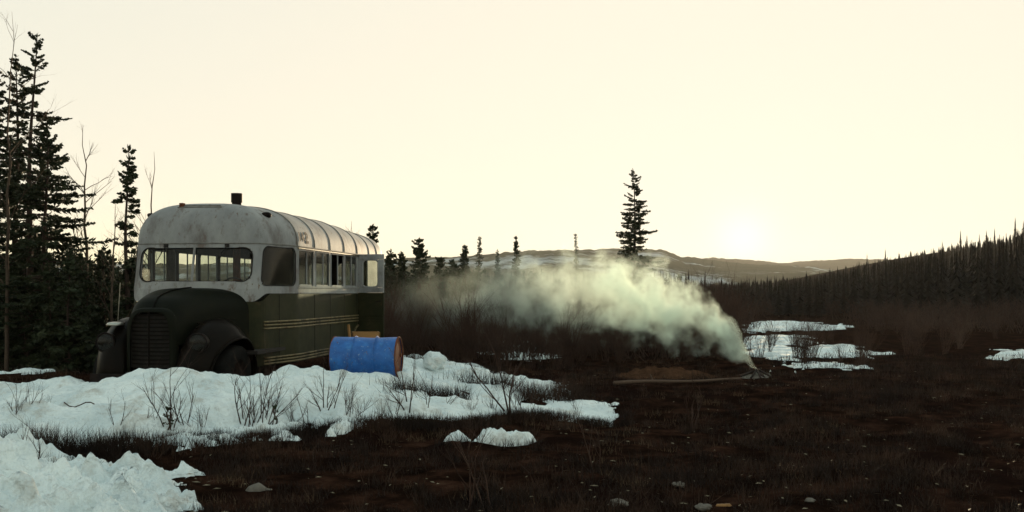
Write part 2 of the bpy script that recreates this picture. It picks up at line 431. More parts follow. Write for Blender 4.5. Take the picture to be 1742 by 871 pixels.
nb = snow_sheet('snow_bank', near_poly, 0.022, 0.065, 0.5, 0.27, 0.26, fine=1.15,
                holes=[hole(30, 790, 8.9, .12), hole(10, 850, 7.4, .2), hole(90, 858, 7.3, .12), hole(120, 745, 9.6, .08)])
tag(nb, 'lumpy snow bank in the near left corner', kind='structure')

hb1 = snow_sheet('snow_field', [(0, 634, 17.2), (8, 627, 17.7), (60, 627, 17.8), (92, 632, 17.5), (60, 634, 17.2), (30, 634, 17.2)], .03, .02, .2, .04, .28, fine=2.4)
tag(hb1, 'crumbs of snow on the dark hummock at the far left', kind='structure')
# ray / surface placement (used for siting things on the terrain)
def site(px, py, lo=5.5, hi=70):
    best = None
    for k in range(500):
        d = lo * (hi / lo) ** (k / 499)
        x, y, z = W(px, py, d)
        if z <= float(ground_h(x, y)) + 0.02:
            return x, y, float(ground_h(x, y))
    x, y, z = W(px, py, hi)
    return x, y, float(ground_h(x, y))

# small lying patch of snow on the grass
def snow_lump(name, outline, label, z0=0.0, seed=0, d=None):
    """outline: list of (x, half_depth, height) along local x"""
    rs = np.random.RandomState(seed)
    nx, ny = 90, 26
    xs = np.linspace(outline[0][0], outline[-1][0], nx)
    hd = np.interp(xs, [o[0] for o in outline], [o[1] for o in outline]); hh = np.interp(xs, [o[0] for o in outline], [o[2] for o in outline])
    for _ in range(3):
        hh[1:-1] = (hh[:-2] + hh[1:-1] * 2 + hh[2:]) / 4; hd[1:-1] = (hd[:-2] + hd[1:-1] * 2 + hd[2:]) / 4
    a = np.linspace(-1, 1, ny)
    X = np.repeat(xs[:, None], ny, 1); Y = a[None] * hd[:, None]
    Z = hh[:, None] * np.power(np.clip(1 - np.abs(a[None]) ** 2.2, 0, 1), .6)
    Z = Z * (1 + .35 * fbm(X * 6 + seed, Y * 6, 3)) - .03
    V = np.stack([X, Y + .05 * fbm(X * 4, Y * 4 + seed, 2), Z], -1).reshape(-1, 3)
    return V, grid_faces(nx, ny)
x, y, z = site(835, 750)
V, F = snow_lump('snow_patch', [(-.56, .02, .01), (-.50, .1, .09), (-.40, .16, .14), (-.33, .15, .12), (-.22, .1, .06), (-.15, .14, .08), (-.08, .2, .17), (-.03, .22, .23), (.03, .22, .2), (.1, .2, .17), (.3, .2, .16), (.40, .16, .13), (.5, .08, .05), (.56, .02, 0)], '', seed=4)
o = np_mesh('snow_patch', V, F, M['snow'], smooth=True, k=4); o.location = (x, y, z); o.scale = (1, 1, 1.35)
tag(o, 'small long lump of snow lying alone on the dark ground', 'snow patch')
x, y, z = site(435, 829)
V, F = snow_lump('p', [(-.12, .01, .0), (-.06, .05, .05), (.03, .06, .06), (.1, .02, .02), (.13, .01, .01)], '', seed=9)
o = np_mesh('flat_stone', V, F, M['stone'], smooth=True, k=4); o.location = (x, y, z + .01); o.rotation_euler = (0, -.12, .3)
tag(o, 'pale flat pointed stone lying on bare ground beside the near snow', 'stone')
# chunk of snow on the bank behind the drum
def ball(name, c, r, seed, sq=(1, 1, .8), mat=None):
    n, m = 28, 18
    th = np.linspace(0, 2 * PI, n, endpoint=False); ph = np.linspace(0, PI, m)
    T, P = np.meshgrid(th, ph)
    x = np.cos(T) * np.sin(P); yv = np.sin(T) * np.sin(P); zz = np.cos(P)
    dsp = 1 + .28 * fbm(x * 1.7 + seed + zz, yv * 1.7 + zz * 1.3, 3)
    V = np.stack([x * dsp * sq[0], yv * dsp * sq[1], zz * dsp * sq[2]], -1).reshape(-1, 3) * r
    F = []
    for i in range(m - 1):
        for k in range(n): F.append((i * n + k, i * n + (k + 1) % n, (i + 1) * n + (k + 1) % n, (i + 1) * n + k))
    o = np_mesh(name, V, F, mat or M['snow'], smooth=True, k=4); o.location = c
    return o
x, y, _z = W(741, 622, 16.6); z = float(ground_h(x, y)) + .30
o = ball('snow_chunk', (x, y, z), .20, 3, (1, .9, .75))
tag(o, 'rounded chunk of snow on the bank right of the blue drum', 'snow chunk')
for i, (px, py) in enumerate([(222, 742), (237, 748), (393, 736), (183, 768)]):
    x, y, z = site(px, py)
    o = ball('snow_clod', (x, y, z + .02), .035, i + 20, (1.3, 1, .8))
    tag(o, ['small snow clod under the twigs left of the large twiggy shrub', 'tiny round snow clod beside another, at the edge of the bank',
            'small round snow clod alone on the dark ground below the bus front wheel', 'small grey clod at the back edge of the near snow bank'][i], 'snow clod', 'snow clods at the edge of the banks')

# river flat: snow and ice fields
def sheet_far(name, poly, label):
    o = snow_sheet(name, None, 0.12, 0.03, 0.8, 0.03, 0.8, raw=poly, fine=.8)
    return tag(o, label, kind='structure')
def gp(px, py):      # pixel on flat ground
    d = EYE / (py - HOR) * FPX
    return ((px - PXC) / FPX * d, d)
sheet_far('snow_field', [gp(1275, 549), gp(1340, 549), gp(1440, 555), gp(1415, 561), gp(1380, 564), gp(1320, 562), gp(1280, 566)], 'far snow field on the river flat')
sheet_far('snow_field', [gp(1262, 574), gp(1360, 572), gp(1350, 582), gp(1375, 605), gp(1300, 618), gp(1262, 596)], 'patchy snow on the river flat behind the fire')
sheet_far('snow_field', [gp(1370, 594), gp(1430, 590), gp(1500, 600), gp(1430, 606), gp(1370, 608)], 'thin snow under the shrubs right of the fire')
sheet_far('snow_field', [gp(1700, 602), gp(1715, 594), gp(1830, 592), gp(1830, 606), gp(1715, 610)], 'snow patch on the river flat at the right')
sheet_far('snow_field', [gp(845, 570), gp(870, 568), gp(890, 590), gp(870, 604), gp(850, 590)], 'snow patch among the shrubs behind the smoke')
sheet_far('snow_field', [gp(855, 604), gp(890, 600), gp(960, 608), gp(940, 614), gp(870, 612)], 'narrow strip of snow in the shrubs beyond the bank')
sheet_far('snow_field', [gp(1300, 624), gp(1360, 622), gp(1450, 627), gp(1460, 630), gp(1330, 628)], 'thin strip of snow right of the fire')

# ------------------------------------------------------------------ far hills
def hills(name, prof, R0, depth, mat, label, rough=4.0):
    pxs = np.arange(prof[0][0], prof[-1][0] + 1, 3.0)
    py = np.interp(pxs, [p[0] for p in prof], [p[1] for p in prof])
    for _ in range(6): py[1:-1] = (py[:-2] + 2 * py[1:-1] + py[2:]) / 4
    rows = 40
    V = []
    for j in range(rows):
        t = j / (rows - 1)
        d = R0 + (t - .6) * depth
        f = math.sin(min(1, t / .6) * PI / 2) ** .8 if t < .6 else math.cos((t - .6) / .4 * PI / 2)
        hz = (HOR - py) / FPX * R0 + EYE
        x = (pxs - PXC) / FPX * d
        z = hz * f + (fbm(x * .006, np.full_like(x, d * .006), 5) * rough * math.sin(t * PI) * 3 * (1 - f * .7)) + fbm(x * .12, np.full_like(x, d * .12), 2) * 1.3
        V.append(np.stack([x, np.full_like(x, d), z - (4 if t in (0, 1) else 0)], -1))
    V = np.array(V).reshape(-1, 3)
    o = np_mesh(name, V, grid_faces(rows, len(pxs)), mat, smooth=True, k=4)
    return tag(o, label, kind='structure')
hills('hills', [(-900, 452), (0, 450), (500, 452), (640, 446), (700, 441), (770, 440), (850, 434), (960, 428), (1060, 430), (1130, 432), (1160, 444), (1250, 452), (1500, 470), (1900, 480)], 1500, 1100, M['hill'], 'long low hill with snow patches on the horizon')
hills('hills', [(900, 480), (1080, 442), (1110, 431), (1135, 431), (1152, 441), (1180, 443), (1215, 439), (1260, 441), (1300, 445), (1330, 449), (1370, 445), (1440, 442), (1540, 447), (1700, 450), (2000, 446)], 2300, 1300, M['hill_brown'], 'brown rounded hills on the horizon under the sun')

# ------------------------------------------------------------------ bus
OX, OY = -4.61, 15.97
YAW = math.atan2(-0.9926, -0.122)
BUS_Z = -0.02
bus = empty('old_bus', (OX, OY, BUS_Z), YAW, 'abandoned white over dark green bus numbered 142, standing behind the snow bank', 'bus')
HW, FW_, LF, LR = 1.22, 1.0, 1.07, -5.8
ZB, ZE, ZT = 1.65, 2.40, 3.03      # belt, eave, crown
def round_poly(pts, rad, n=10):
    out = []
    for i, p in enumerate(pts):
        r = rad[i]
        if r == 0: out.append(p); continue
        a = Vector(pts[i - 1]) - Vector(p); b = Vector(pts[(i + 1) % len(pts)]) - Vector(p)
        pa = Vector(p) + a.normalized() * r; pb = Vector(p) + b.normalized() * r
        for k in range(n + 1):
            t = k / n
            q = pa * (1 - t) ** 2 + Vector(p) * 2 * t * (1 - t) + pb * t * t
            out.append((q.x, q.y))
    return out
_pl = round_poly([(LR - .0001, 0), (LR, HW), (0, HW), (LF, FW_), (LF + .15, 0), (LF, -FW_), (0, -HW), (LR, -HW)],
                 [0, .55, .12, .22, .5, .22, .12, .55])
_pl = _pl + [_pl[0]]
_pa = np.array(_pl); _seg = np.hypot(*(np.diff(_pa, axis=0).T)); _cum = np.concatenate([[0], np.cumsum(_seg)])
PER = _cum[-1]
def outl(s, z=ZB, inset=0.0):
    s = s % PER
    x = float(np.interp(s, _cum, _pa[:, 0])); y = float(np.interp(s, _cum, _pa[:, 1]))
    s2 = s + .02; s1 = s - .02
    tx = float(np.interp(s2 % PER, _cum, _pa[:, 0]) - np.interp(s1 % PER, _cum, _pa[:, 0])); ty = float(np.interp(s2 % PER, _cum, _pa[:, 1]) - np.interp(s1 % PER, _cum, _pa[:, 1]))
    l = math.hypot(tx, ty) or 1
    nx, ny = ty / l, -tx / l       # outward? (fixed below)
    if nx * (x + 1.8) + ny * y < 0: nx, ny = -nx, -ny
    lean = max(0, z - 1.72) * 0.20 * float(sstep(0.3, 1.1, x))
    return x - nx * inset - lean, y - ny * inset
def s_of(x, y):   # perimeter parameter nearest a plan point
    d = np.hypot(_pa[:, 0] - x, _pa[:, 1] - y)
    ss = np.linspace(0, PER, 4000)
    X = np.interp(ss, _cum, _pa[:, 0]); Y = np.interp(ss, _cum, _pa[:, 1])
    return float(ss[np.argmin(np.hypot(X - x, Y - y))])
sA = s_of(0, HW); sB = s_of(LF, FW_); sC = s_of(LF + .12, 0); sB2 = s_of(LF, -FW_); sA2 = s_of(0, -HW)

def rrect(s, z, s0, s1, z0, z1, r):
    cx, cz = (s0 + s1) / 2, (z0 + z1) / 2
    qx, qz = abs(s - cx) - (s1 - s0) / 2 + r, abs(z - cz) - (z1 - z0) / 2 + r
    return math.hypot(max(qx, 0), max(qz, 0)) + min(max(qx, qz), 0) - r      # negative inside
def panel(s0, s1, z0f, z1f, step, holes, inset=0.0):
    """skin on the outline with holes snapped to their outline"""
    ns = max(2, int(round((s1 - s0) / step)) + 1); mb = MB()
    zmin = z0f(s0) if callable(z0f) else z0f
    nz = max(2, int(round((z1f - min(zmin, 1.6) if callable(z0f) else z1f - z0f) / step)) + 1)
    P, D = [], []
    def hd(s, z): return min([h(s, z) for h in holes] + [9])
    for j in range(nz):
        for i in range(ns):
            s = s0 + (s1 - s0) * i / (ns - 1)
            a = z0f(s) if callable(z0f) else z0f
            z = a + (z1f - a) * j / (nz - 1)
            h = hd(s, z)
            if abs(h) < step * .62 and 0 < i < ns - 1 and 0 < j < nz - 1:
                e = 1e-3
                gs = (hd(s + e, z) - hd(s - e, z)) / (2 * e); gz = (hd(s, z + e) - hd(s, z - e)) / (2 * e)
                s -= gs * h; z -= gz * h; h = 0
            x, y = outl(s, z, inset)
            P.append((x, y, z)); D.append(h)
    F = []
    for j in range(nz - 1):
        for i in range(ns - 1):
            q = (j * ns + i, j * ns + i + 1, (j + 1) * ns + i + 1, (j + 1) * ns + i)
            if sum(D[k] for k in q) / 4 < -1e-4 or min(D[k] for k in q) < -step * .3: continue
            F.append(q)
    mb.add(P, F)
    return mb
# side window layout (left side seen in the photo), param along the outline: x = sA - s
WZ0, WZ1 = 1.765, 2.345
NW = 4; PITCH = 3.43 / NW
left_w = [(sA - (k + 1) * PITCH + .05, sA - k * PITCH - .06) for k in range(NW)]
right_w = [(sA2 + k * PITCH + .06, sA2 + (k + 1) * PITCH - .05) for k in range(5)]
door_x0, door_x1 = -3.60, -4.20       # emergency door opening
dr = (sA + door_x1, sA + door_x0)
ws = [(sB + .10, sC - .02), (sC + .02, sB2 - .10)]         # windshield halves
WS0, WS1 = 1.83, 2.335
fs_l = (sA + .07, sB - .06); fs_r = (sB2 + .06, sA2 - .07)    # front quarter windows
rear_w = [(.12, .52), (PER - .52, PER - .12)]
holes = []
for a, b in left_w + right_w: holes.append(lambda s, z, a=a, b=b: rrect(s, z, a, b, WZ0, WZ1, .03))
holes.append(lambda s, z: rrect(s, z, ws[0][0], ws[1][1], WS0, WS1, .14))
holes.append(lambda s, z: rrect(s, z, fs_l[0] - .02, fs_l[1], 1.77, 2.36, .11))
holes.append(lambda s, z: rrect(s, z, fs_r[0], fs_r[1] + .02, 1.77, 2.36, .11))
for a, b in rear_w: holes.append(lambda s, z, a=a, b=b: rrect(s, z, a, b, 1.80, 2.30, .08))
holes.append(lambda s, z: rrect(s, z, dr[0], dr[1], .4, 2.34, .02))
def zlow(s):
    s = s % PER
    k = float(sstep(sB - .2, sB + .08, s) * (1 - sstep(sB2 - .08, sB2 + .2, s)))
    return ZB - .12 * k
up = panel(0, PER, zlow, ZE, .035, holes).build('upper_body', M['white_paint'], bus, smooth=False, solid=.03, offset=1)
# lower skin with rear wheel arches
ar_x, ar_z, ar_r = -3.55, .52, .52
harch = [lambda s, z: math.hypot((s - (sA + ar_x)), z - ar_z) - ar_r, lambda s, z: math.hypot((s - (sA2 - ar_x)), z - ar_z) - ar_r,
         lambda s, z: rrect(s, z, dr[0], dr[1], .95, 2.34, .02)]
lo = MB()
P0 = panel(0, PER, .57, ZB - .004, .05, harch)
# shape the top edge to meet the dipped white paint line at the front
vs = []
ns_ = int(round(PER / .05)) + 1
vs = [(x, y, z) for x, y, z in P0.v]
lo.v, lo.f = [], P0.f
for (x, y, z) in vs:
    if x > .55:
        k = float(sstep(.75, 1.0, x)) * .12
        z = .57 + (z - .57) * (ZB - .004 - k - .57) / (ZB - .004 - .57)
    lo.v.append((x, y, z))
panel(0, PER, 1.66, ZE - .01, .05, holes, inset=.036).build('wall_dark_liner', M['interior'], bus)  # dark sheet added inside the white skin to darken the cabin
lower = lo.build('lower_body', M['green_paint'], bus, solid=.03, offset=1)
# roof
SP0, SP1 = LR + .75, .62
def roof_pt(s, a, off=0.0):
    x, y = outl(s, ZE)
    cx = min(max(x, SP0), SP1 - .12)
    e = math.cos(a) ** .62 if a < PI / 2 - 1e-6 else 0
    h = math.sin(a) ** .86
    px, py = cx + (x - cx) * e, y * e
    # rear roof falls away a little
    zt = ZT - .10 * float(sstep(-2.5, -4.9, px)) if px < -2.5 else ZT
    L = math.hypot(x - cx, y) or 1
    nx, ny, nz = (x - cx) / L * math.cos(a), y / L * math.cos(a), math.sin(a)
    return (px + nx * off, py + ny * off, ZE + .004 + (zt - ZE) * h + nz * off)
rs_, ra_ = 170, 22
rb = MB()
rb.grid([[roof_pt(PER * i / rs_, (PI / 2) * (j / ra_) ** 1.0) for i in range(rs_ + 1)] for j in range(ra_ + 1)])
roof = rb.build('roof', M['white_paint'], bus, smooth=True)
lin = MB()
lin.grid([[tuple(c * (.965 if k < 2 else 1) - (.03 if k == 2 else 0) for k, c in enumerate(roof_pt(PER * i / 80, (PI / 2) * j / 12))) for i in range(81)] for j in range(13)])
lin.build('roof_dark_liner', M['interior'], bus, smooth=True)  # dark sheet added under the white roof to darken the cabin
# roof ribs and seams
seam_x = [0, -.8575, -1.715, -2.57, -3.43, -4.29, -4.9]
for x0 in seam_x:
    mb = MB()
    sl, sr = s_of(x0, HW), s_of(x0, -HW)
    pts = [roof_pt(sl, PI / 2 * j / 24, .004) for j in range(25)] + [roof_pt(sr, PI / 2 * j / 24, .004) for j in range(23, -1, -1)]
    mb.tube(pts, .008 if x0 else .012, 5)
    mb.build('roof_rib', M['seam'], roof, smooth=True)
mb = MB(); mb.tube([(*outl(PER * i / 200, ZE, -.006), ZE + .0) for i in range(200)], .009, 5, closed=True)
mb.build('drip_rail', M['seam'], bus, smooth=True)
# rust-stained gutter along the left side windows
mb = MB(); mb.tube([(*outl(s, ZE, -.014), ZE - .03) for s in np.linspace(sA - 3.5, sA - .02, 20)], .012, 5); mb.build('window_gutter', M['rail'], bus)
# belt rail
mb = MB()
for s0, s1 in ((sA - 3.45, sA - .02), (sA2 + .02, sA2 + 4.0)):
    mb.tube([(*outl(s, ZB, -.008), ZB + .006) for s in np.linspace(s0, s1, 14)], .012, 5)
    mb.tube([(*outl(s, ZB, -.008), WZ0 - .02) for s in np.linspace(s0, s1, 14)], .010, 5)
mb.build('belt_moulding', M['white_paint'], bus)
# rub rails
for z0 in (1.225, 1.175, 1.125, .685, .64, .595):
    for s0, s1 in ((s_of(door_x0 + .03, HW) if z0 > 1 else sA + ar_x + ar_r + .04, sB - .12), (sB2 + .12, s_of(-3.0, -HW))):
        mb = MB(); mb.tube([(*outl(s, z0, -.012), z0) for s in np.linspace(s0, s1, 40)], .014, 6)
        mb.build('rub_rail', M['rail'], lower, smooth=True)
# vertical panel joints of the lower skin
for x0 in (-.86, -1.72, -2.57, -3.40, .52):
    s_ = s_of(x0, HW if x0 < 0 else 1.12)
    mb = MB(); mb.tube([(*outl(s_, z, -.001), z) for z in (.60, 1.1, 1.63)], .006, 4); mb.build('panel_joint', M['dark_gap'], lower)
# window frames, sashes and panes
def ring(s0, s1, z0, z1, r, n=6):
    out = []
    for cx, cz, a0 in ((s1 - r, z1 - r, 0), (s0 + r, z1 - r, 90), (s0 + r, z0 + r, 180), (s1 - r, z0 + r, 270)):
        for k in range(n + 1):
            a = math.radians(a0 + 90 * k / n); out.append((cx + r * math.cos(a), cz + r * math.sin(a)))
    return out
def pane_mesh(s0, s1, z0, z1, inset, n=8):
    mb = MB(); mb.grid([[(*outl(s0 + (s1 - s0) * i / n, z, inset), z) for i in range(n + 1)] for z in (z0, (z0 + z1) / 2, z1)])
    return mb
def window(name, s0, s1, z0, z1, r, split=None, sash=True, pane=True, fm='white_paint', fr=.012):
    mb = MB(); mb.tube([(*outl(a, b, .004), b) for a, b in ring(s0, s1, z0, z1, r)], fr, 5, closed=True)
    w = mb.build(name, M[fm], bus)
    if split:
        sb_ = MB(); sb_.tube([(*outl(split, z0, .012), z0), (*outl(split, (z0 + z1) / 2, .012), (z0 + z1) / 2), (*outl(split, z1, .012), z1)], .013, 5); sb_.build('sash_bar', M[fm], w)
    if pane: pane_mesh(s0 + .01, s1 - .01, z0 + .01, z1 - .01, .016).build('pane', M['glass'], w, smooth=True)
    return w
for k, (a, b) in enumerate(left_w): window('side_window', a, b, WZ0, WZ1, .03, split=a + (b - a) * .44, pane=(k != 2))
for k, (a, b) in enumerate(right_w): window('side_window', a, b, WZ0, WZ1, .03, split=a + (b - a) * .5, pane=(k != 1))
wsf = MB(); wsf.tube([(*outl(a, b, -.004), b) for a, b in ring(ws[0][0], ws[1][1], WS0, WS1, .14)], .011, 5, closed=True)
wsw = wsf.build('windshield', M['dark_gap'], bus)
mb = MB(); mb.tube([(*outl(sC, z, .0), z) for z in (WS0, 2.1, WS1)], .02, 6); mb.build('windshield_divider', M['white_paint'], wsw)
pane_mesh(ws[0][0] + .04, ws[0][1], WS0 + .02, WS1 - .02, .02, 14).build('pane', M['glass'], wsw, smooth=True)
pane_mesh(ws[1][0], ws[1][1] - .04, WS0 + .02, WS1 - .02, .02, 14).build('pane', M['glass'], wsw, smooth=True)
window('quarter_window', fs_l[0] - .02, fs_l[1], 1.77, 2.36, .11, fm='dark_gap', pane=True)
window('quarter_window', fs_r[0], fs_r[1] + .02, 1.77, 2.36, .11, fm='dark_gap', pane=True)
for a, b in rear_w: window('rear_window', a, b, 1.80, 2.30, .08, fm='dark_gap')
for xw, yw in ((LF - .0, .5), (LF + .0, -.45)):
    mb = MB(); s = s_of(xw + .1, yw); p = outl(s, WS1 + .02, -.03)
    mb.box((p[0], p[1], WS1 + .03), (.05, .05, .05)); q = outl(s + .12, 2.1, -.03); mb.tube([(p[0], p[1], WS1 + .03), (q[0], q[1], 2.15)], .006, 4)
    mb.build('windshield_wiper', M['dark_gap'], bus)
# open emergency door, hinged at the front edge of its opening
hx, hy = outl(sA + door_x0 + .09, ZB, .03)
dw = .56
ang = math.radians(97)        # swing, measured from the rearward closed position
dob = MB()
for (ya, yb, za, zb) in ((0, dw, 1.66, 1.76), (0, dw, 2.30, 2.40), (0, .12, 1.762, 2.298), (dw - .11, dw, 1.762, 2.298)):
    dob.box((-(ya + yb) / 2, 0, (za + zb) / 2), (yb - ya, .04, zb - za))
door = dob.build('emergency_door', M['white_paint'], bus)
door.location = (hx, hy, 0); door.rotation_euler = (0, 0, -ang)
md = door.modifiers.new('b', 'BEVEL'); md.width = .008; md.segments = 2
mb = MB(); mb.box((-dw / 2, 0, 1.22), (dw, .038, .875))
mb.build('door_lower_panel', M['green_paint'], door)
mb = MB()
for zz in (1.225, 1.175, 1.125): mb.tube([(-.02, .024, zz), (-dw + .02, .024, zz)], .010, 5); mb.tube([(-.02, -.024, zz), (-dw + .02, -.024, zz)], .010, 5)
mb.build('rub_rail', M['green_paint'], door)
mb = MB(); mb.tube([(a, .0, b) for a, b in ring(-dw + .11, -.12, 1.762, 2.298, .08)], .024, 6, closed=True); mb.build('door_window_frame', M['white_paint'], door)
mb = MB(); mb.box((-dw / 2, 0, 2.03), (dw - .24, .006, .5)); mb.build('pane', M['glass'], door)
mb = MB(); mb.tube([(-dw + .06, .02, 1.5), (-dw + .06, .06, 1.5), (-dw + .16, .06, 1.48)], .012, 6); mb.build('door_handle', M['black_steel'], door)
# marker lamps on the roof dome, wind deflector dents
for sgn in (1, -1):
    s = s_of(.62, sgn * 1.1); p = roof_pt(s, .72, .01)
    mb = MB(); mb.lathe([(.001, .05), (.03, .045), (.05, .02), (.055, -.02)], 'x', 12, cap=False)
    l = mb.build('marker_lamp', M['black_steel'], roof, smooth=True); l.location = (p[0], p[1], p[2]); l.rotation_euler = (0, -.4, sgn * .5); l.scale = (1.3, 1.5, .8)
p = roof_pt(s_of(LF + .1, .35), .95, .012)
mb = MB(); mb.tube([roof_pt(s_of(LF + .1, y), 1.02, .006) for y in np.linspace(.5, -.55, 14)], .010, 5); mb.tube([roof_pt(s_of(LF + .1, y), 1.12, .006) for y in np.linspace(.5, -.55, 14)], .008, 5)
mb.build('roof_vent_seam', M['seam'], roof)
mb = MB()
pv = roof_pt(s_of(LF + .1, -.5), 1.1, .01); mb.box((pv[0], pv[1], pv[2] + .01), (.08, .06, .06)); mb.build('roof_vent_latch', M['rust'], roof)
# stove pipe
mb = MB(); mb.lathe([(.075, 2.7), (.075, 3.10), (.088, 3.10), (.088, 3.245), (.075, 3.245), (.07, 3.1)], 'z', 20, (.0, .22, 0))
mb.build('stove_pipe', M['black_steel'], bus, smooth=False)
# 142 painted on the roof edge
def roof_xz(x, a, off=.006):
    return roof_pt(s_of(x, HW), a, off)
def stroke(pts, w):
    """flat ribbon following the roof curve; pts in (x, angle)"""
    mb_ = []
    for i, (x, a) in enumerate(pts):
        x0, a0 = pts[max(i - 1, 0)]; x1, a1 = pts[min(i + 1, len(pts) - 1)]
        dx, da = x1 - x0, (a1 - a0) * .62
        l = math.hypot(dx, da) or 1
        nx, na = -da / l * w / 2, dx / l * w / 2
        mb_.append((roof_xz(x + nx, a + na / .62), roof_xz(x - nx, a - na / .62)))
    return mb_
num = MB()
def dense(pts, n=6):
    out = []
    for (a, b) in zip(pts[:-1], pts[1:]):
        for k in range(n): out.append((a[0] + (b[0] - a[0]) * k / n, a[1] + (b[1] - a[1]) * k / n))
    return out + [pts[-1]]
def digit(strokes, x0, w, a0, a1):
    for st in strokes:
        pts = dense([(x0 - u * w, a0 + v * (a1 - a0)) for u, v in st], 4)
        num.grid([list(r) for r in zip(*stroke(pts, .034))])
A0, A1 = .09, .31
digit([[(.5, 1), (.5, 0)]], -.12, .06, A0, A1)
digit([[(.7, 0), (.7, 1), (0, .3), (1, .3)]], -.23, .13, A0, A1)
digit([[(0, .8), (.2, .97), (.55, 1), (.9, .85), (.9, .65), (.4, .3), (0, 0), (1, 0)]], -.42, .13, A0, A1)
num.build('number_lettering', M['number'], roof, solid=.002, offset=1)
# hood
hb = MB(); rows = []
for k in range(17):
    t = k / 16
    x = LF + .02 + t * 1.28
    hw = .86 * (1 - t) + .36 * t; hw = hw - .10 * math.sin(t * PI) * .6
    zt = 1.735 - .05 * t - .14 * t ** 3 - (.12 * max(0, (t - .85) / .15) ** 2)
    zb = .95
    row = []
    for i in range(25):
        a = PI * i / 24
        y = hw * math.copysign(abs(math.cos(a)) ** .55, math.cos(a))
        z = (zt - .42) + .42 * abs(math.sin(a)) ** .75
        if i == 0 or i == 24: z = zb
        row.append((x, y, z))
    rows.append(row)
hb.grid(rows)
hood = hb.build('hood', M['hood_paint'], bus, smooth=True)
mb = MB(); mb.tube([(r[12][0], 0, r[12][2] + .008) for r in rows], .012, 6); mb.build('hood_hinge', M['fender_paint'], hood)
for y0 in (.24, -.24):
    mb = MB(); mb.tube([(r[12][0], y0 * (1 - .4 * k / 16), r[8][2] + .0 + .035 * (1 - k / 16)) for k, r in enumerate(rows)], .01, 5); mb.build('hood_crease', M['hood_paint'], hood)
for sgn in (1, -1):
    mb = MB()
    for k in range(3): mb.tube([(1.45, sgn * (.80 - .02 * k), 1.28 - .07 * k), (2.15, sgn * (.54 - .02 * k), 1.24 - .07 * k)], .012, 5)
    mb.build('hood_louvre', M['fender_paint'], hood)
# grille: a rounded shell with bars
gm = MB()
gr = []
for k in range(21):
    a = PI * k / 20
    gr.append((.36 * math.copysign(abs(math.cos(a)) ** .5, math.cos(a)), 1.0 + .46 * abs(math.sin(a)) ** .6 if 0 < k < 20 else .62))
gm.grid([[(2.34, y, z) for y, z in gr], [(2.44, y * .93, z - .02) for y, z in gr], [(2.45, y * .78, z - .06) for y, z in gr]])
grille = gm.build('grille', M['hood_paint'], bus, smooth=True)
mb = MB(); mb.box((2.36, 0, 1.0), (.02, .62, .72)); mb.build('grille_backing', M['dark_gap'], grille)
for k in range(13):
    z = .70 + k * .055; w = .54 - (.16 if k > 11 else 0)
    mb = MB(); mb.tube([(2.40, -w / 2, z), (2.465, 0, z), (2.40, w / 2, z)], .011, 5); mb.build('grille_bar', M['fender_paint'], grille)
mb = MB(); mb.tube([(2.47, 0, .66), (2.475, 0, 1.4)], .014, 6); mb.build('grille_spine', M['fender_paint'], grille)
# front fenders
def fender(sgn):
    cx, cz, R = 1.74, .50, .60
    rows = []
    for k in range(29):
        a = math.radians(-12 + 205 * k / 28)     # 0 = front, 90 = top, 180 = rear
        row = []
        for j in range(13):
            u = j / 12
            y = .36 + .68 * u
            r = R + .17 * math.sin(min(1, u * 1.15) * PI) ** .8 * (math.sin(a) * .55 + .45)
            if u > .82: r -= (u - .82) / .18 * .10
            fr_ = max(0, math.cos(a))
            xx = cx + (r + .10 * fr_) * math.cos(a); zz = cz + r * math.sin(a) * 1.04
            yy = y - .22 * fr_ * u * 1.0
            row.append((xx, sgn * yy, zz))
        rows.append(row)
    mb = MB(); mb.grid(rows)
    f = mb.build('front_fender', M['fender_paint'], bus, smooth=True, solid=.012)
    mb = MB(); mb.tube([r[-1] for r in rows], .014, 6); mb.build('fender_lip', M['fender_paint'], f, smooth=True)
    # inner apron joins the fender to the hood side
    mb = MB(); mb.box((1.6, sgn * .38, .85), (1.0, .02, .55)); mb.build('fender_apron', M['black_steel'], f)
    return f
fenders = [fender(1), fender(-1)]
for sgn, f in ((1, fenders[0]), (-1, fenders[1])):
    px_, py_, pz_ = 2.40, sgn * .66, .98
    mb = MB(); mb.lathe([(.02, -.24), (.09, -.19), (.125, -.10), (.135, 0), (.13, .012)], 'x', 28, (px_, py_, pz_), cap=False)
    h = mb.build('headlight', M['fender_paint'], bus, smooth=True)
    mb = MB(); mb.tube([(px_ + .012, py_ + .132 * math.cos(2 * PI * k / 28), pz_ + .132 * math.sin(2 * PI * k / 28)) for k in range(28)], .011, 6, closed=True)
    mb.build('headlight_rim', M['black_steel'], h, smooth=True)
    mb = MB(); mb.lathe([(.125, .0), (.10, .022), (.05, .036), (.002, .04)], 'x', 28, (px_ + .008, py_, pz_), cap=False); mb.build('lens', M['lens'], h, smooth=True)
    mb = MB(); mb.lathe([(.12, .0), (.07, -.06), (.002, -.09)], 'x', 28, (px_, py_, pz_), cap=False); mb.build('reflector', M['black_steel'], h, smooth=True)
    mb = MB(); mb.lathe([(.04, 0), (.055, .02), (.06, .05), (.045, .085), (.02, .1)], 'z', 16, (2.25, sgn * .86, 1.27)); pass
mb = MB(); mb.lathe([(.11, 0), (.125, .008), (.11, .02), (.105, .035), (.07, .045), (.02, .05)], 'z', 20, (2.22, -.62, 1.21)); mb.build('fender_top_disc', M['chrome'], fenders[1], smooth=True)  # flat chrome disc standing in for the bright lit top on the far fender
# thin guide rod on the far fender
mb = MB(); mb.tube([(2.22, -.58, 1.26), (2.23, -.56, 1.5), (2.23, -.54, 1.8)], .006, 5); mb.build('fender_guide_rod', M['chrome'], fenders[1])
